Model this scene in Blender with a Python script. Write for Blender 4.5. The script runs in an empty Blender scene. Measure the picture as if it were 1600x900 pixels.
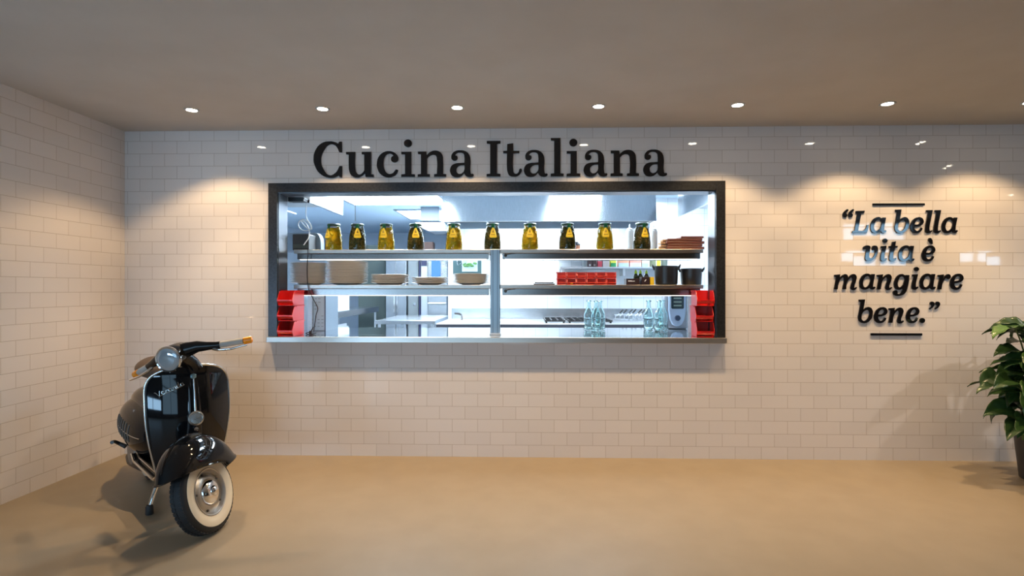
import bpy, bmesh, math, random
from mathutils import Matrix, Vector
random.seed(7)
PI = math.pi
C = bpy.context.scene.collection
SC = bpy.context.scene

# ---------------------------------------------------------------- camera
F_PX, YAW, CAM_D, EYE = 866.0, math.radians(1.587), 4.34, 1.325
cam = bpy.data.cameras.new('camera')
cam.sensor_width = 36.0
cam.lens = F_PX / 1600 * 36
cam.clip_start = 0.02
cam_o = bpy.data.objects.new('camera', cam)
C.objects.link(cam_o)
cam_o.location = (0, -CAM_D, EYE)
cam_o.rotation_euler = (PI / 2, 0, YAW)
SC.camera = cam_o

# ---------------------------------------------------------------- light levels
WIN_E = 9.0          # daylight in the dining room windows
SPOT_W = 46.0        # wide spill of each ceiling downlight
BEAM_W = 58.0        # its narrow beam
ROOM_W = 12.0        # unseen fill downlights added further into the dining room
KIT_E = 42.0         # kitchen ceiling light panels
WARM = (1.0, 0.69, 0.37)
ROOM_C = (1.0, 0.92, 0.86)
COOL = (0.62, 0.80, 1.0)
SC.view_settings.view_transform = 'Standard'
SC.view_settings.look = 'None'
SC.view_settings.gamma = 1
SC.view_settings.use_curve_mapping = False
SC.view_settings.exposure = 0.2
w = bpy.data.worlds.new('world')
SC.world = w
w.use_nodes = True
w.node_tree.nodes['Background'].inputs[0].default_value = (0.5, 0.65, 0.9, 1)
w.node_tree.nodes['Background'].inputs[1].default_value = 0.05


def at(px, py, Y):
    """point on the plane y=Y seen at photo pixel (px, py)"""
    dx, dz = (px - 800) / F_PX, (450 - py) / F_PX
    ca, sa = math.cos(YAW), math.sin(YAW)
    X, Yd = dx * ca - sa, dx * sa + ca
    t = (Y + CAM_D) / Yd
    return Vector((X * t, Y, EYE + dz * t))


# ---------------------------------------------------------------- materials
MATS = {}


def mat(name, col, rough=0.5, metal=0.0, **kw):
    if name in MATS:
        return MATS[name]
    m = bpy.data.materials.new(name)
    m.use_nodes = True
    b = m.node_tree.nodes['Principled BSDF']
    b.inputs['Base Color'].default_value = (*col, 1)
    b.inputs['Roughness'].default_value = rough
    b.inputs['Metallic'].default_value = metal
    for k, v in kw.items():
        b.inputs[k].default_value = v
    MATS[name] = m
    return m


def noise_mat(name, c1, c2, scale, rough=0.5, metal=0.0, bump=0.0, stretch=None, **kw):
    m = mat(name, c1, rough, metal, **kw)
    nt = m.node_tree
    b = nt.nodes['Principled BSDF']
    tc = nt.nodes.new('ShaderNodeTexCoord')
    mp = nt.nodes.new('ShaderNodeMapping')
    if stretch:
        mp.inputs['Scale'].default_value = stretch
    nz = nt.nodes.new('ShaderNodeTexNoise')
    nz.inputs['Scale'].default_value = scale
    nz.inputs['Detail'].default_value = 4
    rp = nt.nodes.new('ShaderNodeValToRGB')
    rp.color_ramp.elements[0].position = 0.35
    rp.color_ramp.elements[1].position = 0.65
    rp.color_ramp.elements[0].color = (*c1, 1)
    rp.color_ramp.elements[1].color = (*c2, 1)
    L = nt.links.new
    L(tc.outputs['Object'], mp.inputs['Vector'])
    L(mp.outputs[0], nz.inputs['Vector'])
    L(nz.outputs[0], rp.inputs[0])
    L(rp.outputs[0], b.inputs['Base Color'])
    if bump:
        bp = nt.nodes.new('ShaderNodeBump')
        bp.inputs['Strength'].default_value = bump
        bp.inputs['Distance'].default_value = 0.002
        L(nz.outputs[0], bp.inputs['Height'])
        L(bp.outputs[0], b.inputs['Normal'])
    return m


def emit_mat(name, col, strength):
    if name in MATS:
        return MATS[name]
    m = bpy.data.materials.new(name)
    m.use_nodes = True
    nt = m.node_tree
    nt.nodes.remove(nt.nodes['Principled BSDF'])
    e = nt.nodes.new('ShaderNodeEmission')
    e.inputs[0].default_value = (*col, 1)
    e.inputs[1].default_value = strength
    nt.links.new(e.outputs[0], nt.nodes['Material Output'].inputs[0])
    MATS[name] = m
    return m


def thin_glass(name, tint, refl=1.0):
    if name in MATS:
        return MATS[name]
    m = bpy.data.materials.new(name)
    m.use_nodes = True
    nt = m.node_tree
    nt.nodes.remove(nt.nodes['Principled BSDF'])
    t = nt.nodes.new('ShaderNodeBsdfTransparent')
    t.inputs[0].default_value = (*tint, 1)
    g = nt.nodes.new('ShaderNodeBsdfGlossy')
    g.inputs['Roughness'].default_value = 0.03
    fr = nt.nodes.new('ShaderNodeFresnel')
    fr.inputs[0].default_value = 1.45
    mx = nt.nodes.new('ShaderNodeMixShader')
    L = nt.links.new
    L(fr.outputs[0], mx.inputs[0])
    L(t.outputs[0], mx.inputs[1])
    L(g.outputs[0], mx.inputs[2])
    L(mx.outputs[0], nt.nodes['Material Output'].inputs[0])
    MATS[name] = m
    return m


def tile_mat(name, axis, bw, rh, px, pz, tile, grout, rough=0.08, mortar=0.0013, tilt=0.012, offset=0.5):
    """glazed wall tile; axis picks which object coordinate runs along the wall"""
    m = mat(name, tile, rough)
    nt = m.node_tree
    N, L = nt.nodes.new, nt.links.new
    b = nt.nodes['Principled BSDF']
    tc, sp, cb = N('ShaderNodeTexCoord'), N('ShaderNodeSeparateXYZ'), N('ShaderNodeCombineXYZ')
    L(tc.outputs['Object'], sp.inputs[0])
    ax = N('ShaderNodeMath'); ax.operation = 'ADD'; ax.inputs[1].default_value = px + 40 * bw
    az = N('ShaderNodeMath'); az.operation = 'ADD'; az.inputs[1].default_value = pz
    L(sp.outputs[axis], ax.inputs[0]); L(sp.outputs['Z'], az.inputs[0])
    L(ax.outputs[0], cb.inputs[0]); L(az.outputs[0], cb.inputs[1])

    def brick(c1, c2, mort):
        k = N('ShaderNodeTexBrick')
        k.offset = offset; k.offset_frequency = 2; k.squash = 1
        k.inputs['Scale'].default_value = 1
        k.inputs['Brick Width'].default_value = bw
        k.inputs['Row Height'].default_value = rh
        k.inputs['Mortar Size'].default_value = mortar
        k.inputs['Mortar Smooth'].default_value = 0.1
        k.inputs['Color1'].default_value = (*c1, 1)
        k.inputs['Color2'].default_value = (*c2, 1)
        k.inputs['Mortar'].default_value = (*mort, 1)
        L(cb.outputs[0], k.inputs['Vector'])
        return k
    t2 = tuple(v * 0.95 for v in tile)
    k = brick(tile, t2, grout)
    L(k.outputs['Color'], b.inputs['Base Color'])
    # every glazed tile sits at a slightly different angle
    wn = N('ShaderNodeTexWhiteNoise'); wn.noise_dimensions = '1D'
    kr = brick((0, 0, 0), (1, 1, 1), (0.5, 0.5, 0.5))
    bw_ = N('ShaderNodeRGBToBW')
    L(kr.outputs['Color'], bw_.inputs[0]); L(bw_.outputs[0], wn.inputs['W'])
    sub = N('ShaderNodeVectorMath'); sub.operation = 'SUBTRACT'; sub.inputs[1].default_value = (0.5, 0.5, 0.5)
    scl = N('ShaderNodeVectorMath'); scl.operation = 'SCALE'; scl.inputs['Scale'].default_value = tilt
    ge = N('ShaderNodeNewGeometry')
    add = N('ShaderNodeVectorMath'); add.operation = 'ADD'
    nrm = N('ShaderNodeVectorMath'); nrm.operation = 'NORMALIZE'
    L(wn.outputs['Color'], sub.inputs[0]); L(sub.outputs[0], scl.inputs[0])
    L(ge.outputs['Normal'], add.inputs[0]); L(scl.outputs[0], add.inputs[1])
    L(add.outputs[0], nrm.inputs[0])
    bp = N('ShaderNodeBump'); bp.inputs['Strength'].default_value = 0.6; bp.inputs['Distance'].default_value = 0.002
    bp.invert = True
    L(k.outputs['Fac'], bp.inputs['Height']); L(nrm.outputs[0], bp.inputs['Normal'])
    L(bp.outputs[0], b.inputs['Normal'])
    rr = N('ShaderNodeMapRange'); rr.inputs[3].default_value = rough; rr.inputs[4].default_value = 0.7
    L(k.outputs['Fac'], rr.inputs[0]); L(rr.outputs[0], b.inputs['Roughness'])
    return m


STEEL = noise_mat('brushed_steel', (0.50, 0.52, 0.54), (0.60, 0.62, 0.64), 30, 0.26, 1.0, stretch=(1, 1, 12))
SHELF_STEEL = noise_mat('shelf_steel', (0.40, 0.35, 0.31), (0.47, 0.42, 0.38), 30, 0.32, 1.0, stretch=(1, 1, 12))
COUNTER_STEEL = noise_mat('counter_steel', (0.70, 0.71, 0.72), (0.74, 0.75, 0.76), 30, 0.07, 1.0, stretch=(1, 12, 1))
HOOD_STEEL = noise_mat('hood_steel', (0.50, 0.53, 0.56), (0.56, 0.59, 0.62), 20, 0.13, 1.0, stretch=(12, 1, 1))
STEEL_R = mat('satin_steel', (0.55, 0.57, 0.59), 0.42, 1.0)
STEEL_W = mat('light_steel', (0.70, 0.73, 0.76), 0.3, 0.85)
CHROME = mat('chrome', (0.82, 0.82, 0.82), 0.07, 1.0)
ALU = mat('polished_aluminium', (0.66, 0.66, 0.64), 0.25, 1.0)
BLACK_PAINT = mat('black_lacquer', (0.006, 0.006, 0.007), 0.06, 0.0, **{'Specular IOR Level': 0.4})
ACRYL = mat('black_acrylic', (0.006, 0.006, 0.008), 0.04)
BLACK_PL = mat('black_plastic', (0.012, 0.012, 0.013), 0.4)
RUBBER = mat('black_rubber', (0.014, 0.014, 0.015), 0.65)
FRAME_M = noise_mat('dark_bronze_steel', (0.040, 0.042, 0.046), (0.055, 0.056, 0.062), 60, 0.30, 0.7)
RED = mat('red_plastic', (0.62, 0.012, 0.01), 0.28)
WHITE_PL = mat('white_plastic', (0.82, 0.84, 0.85), 0.4)
PORCELAIN = mat('porcelain', (0.80, 0.77, 0.73), 0.16)
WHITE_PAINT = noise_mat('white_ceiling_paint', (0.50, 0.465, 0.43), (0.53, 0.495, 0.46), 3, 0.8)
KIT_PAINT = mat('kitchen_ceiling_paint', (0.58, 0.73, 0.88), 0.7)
GREY_DOOR = mat('grey_door_paint', (0.16, 0.18, 0.19), 0.5)
NAVY = mat('navy_plastic', (0.012, 0.016, 0.06), 0.5)
TRUNK_BR = mat('dark_brown_wood', (0.045, 0.018, 0.012), 0.5)


# ---------------------------------------------------------------- mesh builder
class MB:
    def __init__(s):
        s.v, s.f = [], []

    def add(s, verts, faces, M=None):
        o = len(s.v)
        s.v += [(M @ Vector(p)) if M else Vector(p) for p in verts]
        s.f += [tuple(i + o for i in f) for f in faces]
        return s

    def box(s, x0, x1, y0, y1, z0, z1, M=None):
        p = [(x0, y0, z0), (x1, y0, z0), (x1, y1, z0), (x0, y1, z0), (x0, y0, z1), (x1, y0, z1), (x1, y1, z1), (x0, y1, z1)]
        return s.add(p, [(0, 3, 2, 1), (4, 5, 6, 7), (0, 1, 5, 4), (1, 2, 6, 5), (2, 3, 7, 6), (3, 0, 4, 7)], M)

    def lathe(s, prof, n=32, M=None, cap=True):
        """prof: (r, z) pairs bottom to top, turned about local z"""
        v, f = [], []
        for r, z in prof:
            for i in range(n):
                a = 2 * PI * i / n
                v.append((r * math.cos(a), r * math.sin(a), z))
        for j in range(len(prof) - 1):
            for i in range(n):
                k = (i + 1) % n
                f.append((j * n + i, j * n + k, (j + 1) * n + k, (j + 1) * n + i))
        if cap:
            if prof[0][0] > 1e-5:
                f.append(tuple(reversed(range(n))))
            if prof[-1][0] > 1e-5:
                f.append(tuple(range((len(prof) - 1) * n, len(prof) * n)))
        return s.add(v, f, M)

    def ring(s, prof, n=48, M=None):
        """closed profile turned about local z"""
        v, f = [], []
        m = len(prof)
        for r, z in prof:
            for i in range(n):
                a = 2 * PI * i / n
                v.append((r * math.cos(a), r * math.sin(a), z))
        for j in range(m):
            j2 = (j + 1) % m
            for i in range(n):
                k = (i + 1) % n
                f.append((j * n + i, j * n + k, j2 * n + k, j2 * n + i))
        return s.add(v, f, M)

    def tube(s, pts, rad, n=10, M=None, closed=False):
        pts = [Vector(p) for p in pts]
        m = len(pts)
        rad = rad if isinstance(rad, (list, tuple)) else [rad] * m
        v, f = [], []
        up = None
        for i, p in enumerate(pts):
            if closed:
                d = (pts[(i + 1) % m] - pts[i - 1]).normalized()
            else:
                d = (pts[min(i + 1, m - 1)] - pts[max(i - 1, 0)]).normalized()
            if up is None:
                up = Vector((0, 0, 1)) if abs(d.z) < 0.9 else Vector((1, 0, 0))
            a = d.cross(up).normalized()
            up = a.cross(d).normalized()
            for k in range(n):
                t = 2 * PI * k / n
                v.append(p + rad[i] * (math.cos(t) * a + math.sin(t) * up))
        for i in range(m if closed else m - 1):
            i2 = (i + 1) % m
            for k in range(n):
                k2 = (k + 1) % n
                f.append((i * n + k, i2 * n + k, i2 * n + k2, i * n + k2))
        if not closed:
            f.append(tuple(range(n)))
            f.append(tuple(reversed(range((m - 1) * n, m * n))))
        return s.add(v, f, M)

    def ellipsoid(s, c, r, n=24, m=14, M=None):
        pr = []
        v, f = [], []
        for j in range(1, m):
            t = PI * j / m - PI / 2
            for i in range(n):
                a = 2 * PI * i / n
                v.append((c[0] + r[0] * math.cos(t) * math.cos(a), c[1] + r[1] * math.cos(t) * math.sin(a), c[2] + r[2] * math.sin(t)))
        b, tp = len(v), len(v) + 1
        v += [(c[0], c[1], c[2] - r[2]), (c[0], c[1], c[2] + r[2])]
        for j in range(m - 2):
            for i in range(n):
                k = (i + 1) % n
                f.append((j * n + i, j * n + k, (j + 1) * n + k, (j + 1) * n + i))
        for i in range(n):
            k = (i + 1) % n
            f.append((b, k, i))
            f.append((tp, (m - 2) * n + i, (m - 2) * n + k))
        return s.add(v, f, M)

    def grid(s, fn, nu, nv, M=None):
        v = [fn(i / (nu - 1), j / (nv - 1)) for j in range(nv) for i in range(nu)]
        f = [(j * nu + i, j * nu + i + 1, (j + 1) * nu + i + 1, (j + 1) * nu + i) for j in range(nv - 1) for i in range(nu - 1)]
        return s.add(v, f, M)

    def prism(s, poly, y0, y1, M=None):
        """polygon in x,z pulled along y"""
        n = len(poly)
        v = [(x, y0, z) for x, z in poly] + [(x, y1, z) for x, z in poly]
        f = [tuple(range(n)), tuple(reversed(range(n, 2 * n)))]
        f += [(i, i + n, (i + 1) % n + n, (i + 1) % n) for i in range(n)]
        return s.add(v, f, M)

    def build(s, name, m, parent=None, smooth=True, bevel=0.0, solid=0.0, sub=0, loc=None, seg=2):
        me = bpy.data.meshes.new(name)
        me.from_pydata([tuple(p) for p in s.v], [], s.f)
        bm = bmesh.new()
        bm.from_mesh(me)
        bmesh.ops.recalc_face_normals(bm, faces=bm.faces)
        bm.to_mesh(me)
        bm.free()
        me.materials.append(m)
        if smooth:
            for p in me.polygons:
                p.use_smooth = True
            me.set_sharp_from_angle(angle=math.radians(38))
        o = bpy.data.objects.new(name, me)
        C.objects.link(o)
        if parent:
            o.parent = parent
        if loc is not None:
            o.location = loc
        if solid:
            md = o.modifiers.new('solid', 'SOLIDIFY'); md.thickness = solid; md.offset = 0
        if bevel:
            md = o.modifiers.new('bevel', 'BEVEL'); md.width = bevel; md.segments = seg; md.limit_method = 'ANGLE'
        if sub:
            md = o.modifiers.new('sub', 'SUBSURF'); md.levels = sub; md.render_levels = sub
        return o


def tag(o, label, cat, group=None, kind=None):
    o['label'] = label
    o['category'] = cat
    if group:
        o['group'] = group
    if kind:
        o['kind'] = kind
    return o


def thing(name, label, cat, loc=(0, 0, 0), rz=0.0, group=None):
    o = bpy.data.objects.new(name, None)
    o.empty_display_size = 0.1
    C.objects.link(o)
    o.location = loc
    o.rotation_euler = (0, 0, rz)
    return tag(o, label, cat, group)


def struct(o):
    o['kind'] = 'structure'
    return o


def dup(root, loc=None, rz=None, label=None, group=None):
    r = root.copy()
    C.objects.link(r)
    if loc is not None:
        r.location = loc
    if rz is not None:
        r.rotation_euler = (0, 0, rz)
    if label:
        r['label'] = label
    if group:
        r['group'] = group
    for ch in list(root.children):
        c = ch.copy(); C.objects.link(c); c.parent = r
        for g in list(ch.children):
            d = g.copy(); C.objects.link(d); d.parent = c
    return r


def RX(a): return Matrix.Rotation(a, 4, 'X')
def RY(a): return Matrix.Rotation(a, 4, 'Y')
def RZ(a): return Matrix.Rotation(a, 4, 'Z')
def T(x, y, z): return Matrix.Translation((x, y, z))


# ================================================================ SETTING
CEIL = 2.575
XL, XR, YB = -3.215, 9.6, -6.0       # left wall, right wall, wall behind the viewer
OX0, OX1, OZ0, OZ1 = -1.969, 1.453, 0.90, 2.079      # pass opening

TILE = tile_mat('cream_metro_tile', 'X', 0.2, 0.1, 0.0905, 0.005, (0.75, 0.70, 0.675), (0.42, 0.35, 0.30), 0.035)
TILE_L = tile_mat('cream_metro_tile_side', 'Y', 0.2, 0.1, 0.143, 0.005, (0.75, 0.70, 0.675), (0.42, 0.35, 0.30), 0.05)

b = MB()
b.box(XL, OX0, 0, 0.12, 0, CEIL).box(OX1, XR, 0, 0.12, 0, CEIL)
b.box(OX0, OX1, 0, 0.12, OZ1, CEIL).box(OX0, OX1, 0, 0.12, 0, OZ0)
struct(b.build('wall_back', TILE, smooth=False))
struct(MB().box(XL - 0.12, XL, -1.9, 0.12, 0, CEIL).build('wall_left', TILE_L, smooth=False))
PLAST = mat('taupe_plaster', (0.24, 0.21, 0.19), 0.85)
XF = -8.0
struct(MB().box(XF - .12, XF, YB, -1.78, 0, CEIL).build('wall_far_left', PLAST, smooth=False))
struct(MB().box(XF, XL - 0.12, -1.9, -1.78, 0, CEIL).build('wall_nook', PLAST, smooth=False))
struct(MB().box(XR, XR + 0.12, YB, 0.12, 0, CEIL).build('wall_right', PLAST, smooth=False))

FLOOR_M = noise_mat('beige_linoleum', (0.275, 0.218, 0.150), (0.295, 0.235, 0.163), 5, 0.45)
struct(MB().box(XF - 0.12, XR + 0.12, YB - 0.12, 0.12, -0.06, 0).build('floor', FLOOR_M, smooth=False))
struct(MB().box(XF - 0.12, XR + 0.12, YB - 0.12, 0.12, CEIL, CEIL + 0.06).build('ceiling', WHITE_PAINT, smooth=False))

# wall behind the viewer, with its windows
WINS = [(-4.7, -2.6, [(0.52, 1.15)]), (-2.4, 0.0, [(0.3, 2.3)]), (5.85, 7.05, [(1.77, 2.0), (2.22, 2.52)]), (7.95, 8.6, [(1.78, 1.98)])]
b = MB()
xs = XF
for x0, x1, zz in WINS:
    b.box(xs, x0, YB - 0.12, YB, 0, CEIL)
    zl = 0
    for z0, z1 in zz:
        b.box(x0, x1, YB - 0.12, YB, zl, z0)
        zl = z1
    b.box(x0, x1, YB - 0.12, YB, zl, CEIL)
    xs = x1
b.box(xs, XR, YB - 0.12, YB, 0, CEIL)
struct(b.build('wall_rear', PLAST, smooth=False))
SKY_M = emit_mat('daylight_pane', (0.40, 0.71, 1.0), WIN_E)
SHADE_M = emit_mat('shaded_daylight_pane', (0.45, 0.74, 1.0), 2.5)
LOW_M = emit_mat('low_fill_pane', (0.42, 0.70, 1.0), 17.0)  # low window behind the viewer, added as cool fill
WINFR = mat('window_frame_paint', (0.10, 0.10, 0.10), 0.5)
wn_ = 0
for (x0, x1, zz) in WINS:
    for (z0, z1) in zz:
        wn_ += 1
        p = struct(MB().box(x0, x1, YB - 0.09, YB - 0.08, z0, z1).build('window_%d' % wn_, SHADE_M if wn_ == 2 else LOW_M if wn_ == 1 else SKY_M, smooth=False))
        f = MB()
        n = 2
        for k in range(n + 1):
            xx = x0 + (x1 - x0) * k / n
            f.box(xx - 0.02, xx + 0.02, YB - 0.08, YB - 0.02, z0, z1)
        for q in (z0, z1) if z1 - z0 < 1 else (z0, z1 - .5, z1):
            f.box(x0, x1, YB - 0.08, YB - 0.02, q - 0.02, q + 0.02)
        f.build('window_frame', WINFR, p, smooth=False)

# dark steel frame lining the pass opening
b = MB()
fy0, fy1, fw = -0.03, 0.15, 0.072
for (x0, x1, z0, z1) in ((OX0 - fw, OX0, OZ0, OZ1 + fw), (OX1, OX1 + fw, OZ0, OZ1 + fw), (OX0, OX1, OZ1, OZ1 + fw)):
    b.box(x0, x1, fy0, 0.0, z0, z1)
struct(b.build('trim_1', FRAME_M, smooth=False, bevel=0.002))
# steel lining strip at the back of the reveal
b = MB()
b.box(OX0 - 0.002, OX0 + 0.004, -0.01, 0.15, OZ0 + 0.045, OZ1)
b.box(OX1 - 0.004, OX1 + 0.002, -0.01, 0.15, OZ0 + 0.045, OZ1)
b.box(OX0 + 0.004, OX1 - 0.004, -0.01, 0.15, OZ1 - 0.006, OZ1 + 0.001)
struct(b.build('trim_2', mat('reveal_steel', (0.17, 0.18, 0.20), 0.35, 1.0), smooth=False))

# kitchen shell
KX0, KX1, KY1, KZ, PX, PY = -4.6, 3.4, 7.4, 2.5, -1.045, 2.95
KTILE = tile_mat('white_kitchen_tile', 'X', 0.157, 0.157, 0.05, 0.06, (0.80, 0.84, 0.88), (0.45, 0.50, 0.55), 0.15, 0.002, 0.004, 0.0)
KWALL = mat('kitchen_wall_paint', (0.55, 0.63, 0.72), 0.6)
struct(MB().box(PX, KX1, PY, PY + 0.12, 0, KZ).build('wall_kitchen_back', KTILE, smooth=False))
struct(MB().box(KX0, PX + 0.12, KY1, KY1 + 0.12, 0, KZ).build('wall_kitchen_far', KWALL, smooth=False))
struct(MB().box(PX, PX + 0.12, PY + 0.12, KY1, 0, KZ).build('wall_kitchen_return', KWALL, smooth=False))
struct(MB().box(KX0 - 0.12, KX0, 0.12, KY1 + 0.12, 0, KZ).build('wall_kitchen_left', KWALL, smooth=False))
struct(MB().box(KX1, KX1 + 0.12, 0.12, PY + 0.12, 0, KZ).build('wall_kitchen_right', KTILE, smooth=False))
struct(MB().box(KX0 - 0.12, KX1 + 0.12, 0.12, KY1 + 0.12, KZ, KZ + 0.06).build('ceiling_kitchen', KIT_PAINT, smooth=False))
KFL = noise_mat('grey_kitchen_floor', (0.22, 0.24, 0.26), (0.28, 0.30, 0.32), 40, 0.5)
struct(MB().box(KX0 - 0.12, KX1 + 0.12, 0.12, KY1 + 0.12, -0.06, 0).build('floor_kitchen', KFL, smooth=False))
struct(MB().box(KX0, OX0 - 0.1, 0.121, 0.14, 0, KZ).box(OX1 + 0.1, KX1, 0.121, 0.14, 0, KZ).build('wall_kitchen_front', KWALL, smooth=False))

# ================================================================ DOWNLIGHTS
def downlight(x, y, label, watts, size=116, group='warm downlights along the tiled wall', beam=60.0):
    t = thing('ceiling_downlight', label, 'light', (x, y, CEIL), 0, group)
    r = MB().ring([(0.036, -0.004), (0.047, -0.005), (0.050, 0.0), (0.036, 0.0)], 32)
    r.build('trim_ring', STEEL_R, t)
    MB().lathe([(0.0, -0.0035), (0.033, -0.0035), (0.035, -0.0005), (0.0, -0.0005)], 24).build('lamp_lens', emit_mat('lamp_glow', (1.0, 0.86, 0.66), 40), t)
    for en, sz, bl_ in ((watts, size, 0.35), (beam, 80, 1.0)):
        d = bpy.data.lights.new('downlight_beam', 'SPOT')
        d.energy = en
        d.color = WARM if beam == BEAM_W else ROOM_C
        d.spot_size = math.radians(sz)
        d.spot_blend = bl_
        d.shadow_soft_size = 0.025
        o = bpy.data.objects.new('downlight_beam', d)
        C.objects.link(o)
        o.parent = t
        o.location = (0, 0, -0.012)
    return t


LX = [-2.354, -1.427, -0.486, 0.49, 1.435, 2.44, 3.38]
LN = ['recessed ceiling downlight nearest the left wall, above the scooter', 'recessed ceiling downlight in front of the capital C of Cucina',
      'recessed ceiling downlight in front of the gap before Italiana', 'recessed ceiling downlight in front of the middle of Italiana',
      'recessed ceiling downlight beyond the last letter of Italiana, over the frame corner', 'recessed ceiling downlight above the wall quotation',
      'recessed ceiling downlight at the right end of the row, above the plant']
for x, l in zip(LX, LN):
    downlight(x, -0.515, l, SPOT_W, beam=BEAM_W)
for (x, y) in ((4.35, -1.5), (-1.4, -4.9), (1.2, -4.9), (3.9, -4.4), (6.4, -3.2), (6.4, -0.515), (4.35, -0.515)):  # unseen room lamps added for fill; the first one shows as a tile reflection
    near = x == 4.35 and y == -1.5
    downlight(x, y, 'unseen recessed ceiling downlight further out in the dining room', ROOM_W * (4.5 if near else 1), 124 if near else 110, 'downlights in the dining room', BEAM_W * (.1 if near else 0.35))


# ================================================================ SIGN LETTERS
def glyph_mesh(name, loops, sx, sz, depth, m):
    """loops: closed outlines of (x, y, 'c'|'s'), y down; becomes a solid letter standing on the wall"""
    cu = bpy.data.curves.new(name, 'CURVE')
    cu.dimensions = '2D'
    cu.fill_mode = 'BOTH'
    cu.extrude = depth / 2 - 0.0012
    cu.bevel_depth = 0.0012
    cu.offset = -0.0012
    cu.bevel_resolution = 1
    cu.resolution_u = 8
    for lp in loops:
        s = cu.splines.new('BEZIER')
        s.bezier_points.add(len(lp) - 1)
        s.use_cyclic_u = True
        for p, (x, y, k) in zip(s.bezier_points, lp):
            p.co = (x * sx, -y * sz, 0)
            h = 'AUTO' if k == 's' else 'VECTOR'
            p.handle_left_type = p.handle_right_type = h
    o = bpy.data.objects.new(name, cu)
    C.objects.link(o)
    bpy.context.view_layer.update()
    me = bpy.data.meshes.new_from_object(o.evaluated_get(bpy.context.evaluated_depsgraph_get()))
    bpy.data.objects.remove(o)
    me.transform(RX(PI / 2))
    me.materials.clear()
    me.materials.append(m)
    return me


def L_(s):
    """'x,y x,y* ...' -> loop; a trailing * marks a smooth point"""
    out = []
    for w_ in s.split():
        k = 's' if w_.endswith('*') else 'c'
        x, y = w_.rstrip('*').split(',')
        out.append((float(x), float(y), k))
    return out


def circ(cx, cy, rx, ry):
    return [(cx + rx * math.cos(a * PI / 3), cy + ry * math.sin(a * PI / 3), 's') for a in range(6)]


G = {
 'C': ([L_('540,165 540,332 500,332 458,248* 430,222* 352,206* 255,300* 213,440* 250,590* 350,688* 440,650* 482,590* 500,545 545,545 540,720 505,720 490,692 440,716* 350,728* 200,665* 115,530* 97,430* 130,290* 220,190* 350,158* 440,174* 482,196 500,165')], 97, 718),
 'u': ([L_('605,325 748,325 748,580* 762,640* 805,678* 855,660* 890,615 890,370 850,362 850,325 995,325 995,675 1035,680 1035,718 910,718 900,662 850,702* 770,725* 690,692* 655,620* 648,540* 648,370 605,362')], 605, 718),
 'c': ([L_('1420,612 1388,680* 1330,715* 1260,727* 1150,680* 1097,590* 1087,510* 1115,405* 1180,340* 1270,315* 1370,345* 1415,400* 1420,440* 1400,480* 1360,492* 1320,475* 1308,435* 1322,402* 1345,388 1318,362* 1270,355* 1215,395* 1190,500* 1208,605* 1262,668* 1330,662* 1362,630* 1385,600')], 1087, 718),
 'i': ([L_('68,320 225,320 225,668 280,674 280,712 68,712 68,674 128,668 128,362 68,358'), circ(172, 188, 62, 60)], 68, 712),
 'n': ([L_('328,315 460,315 466,372 520,325* 590,303* 670,322* 712,375* 722,450* 722,666 770,672 770,710 582,710 582,672 625,666 625,440* 610,385* 570,368* 515,385* 472,425 472,666 515,672 515,710 325,710 325,672 375,666 375,358 330,354')], 325, 710),
 'a': ([L_('975,300* 1080,320* 1135,380* 1150,450* 1150,630* 1162,668* 1188,668* 1202,688* 1175,714* 1110,716* 1072,694* 1050,658 1010,700* 940,722* 870,702* 832,640* 832,590* 860,535* 920,505* 1000,498* 1055,494 1055,410* 1040,355* 985,335* 930,350* 908,380 938,388* 950,415* 935,450* 900,462* 862,445* 850,405* 868,348* 915,312*'), L_('1055,530 985,538* 938,575* 930,620* 950,658* 990,668* 1035,642* 1055,600*')], 832, 711),
 'I': ([L_('55,150 270,150 270,190 215,198 215,662 268,668 268,706 52,706 52,668 108,662 108,198 55,190')], 52, 706),
 't': ([L_('375,200 468,188 468,308 565,308 565,345 468,348 468,600* 480,650* 515,668* 550,642* 568,592* 588,585* 602,600* 585,655* 545,695* 480,708* 410,692* 378,630* 370,560* 370,348 312,345 312,308 372,305')], 312, 706),
 'l': ([L_('1055,103 1207,103 1207,655 1258,660 1258,700 1055,700 1055,660 1110,655 1110,148 1058,140')], 1055, 700),
}
HEAD = [('C', 489.7, 'C', 'black capital C that begins the word Cucina on the tiles'), ('u', 540.5, 'u', 'black letter u standing second in Cucina'),
        ('c', 588.7, 'c', 'black lower case c in the middle of Cucina'), ('i', 626.8, 'i', 'black dotted letter i in Cucina between c and n'),
        ('n', 652.5, 'n', 'black letter n in Cucina, before its final a'), ('a', 703.2, 'a', 'black letter a that ends the word Cucina'),
        ('I', 760.2, 'I', 'black capital I that begins the word Italiana'), ('t', 786.2, 't', 'black letter t following the capital I of Italiana'),
        ('a', 818.8, 'a', 'black letter a in Italiana directly after the t'), ('l', 860.5, 'l', 'tall black letter l in Italiana'),
        ('i', 885.5, 'i', 'black dotted letter i in Italiana right of the l'), ('a', 912.2, 'a', 'black letter a in Italiana between the dotted i and the n'),
        ('n', 954.0, 'n', 'black letter n in Italiana before its last a'), ('a', 1005.5, 'a', 'last black letter a of Italiana, end of the big sign')]


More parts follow.
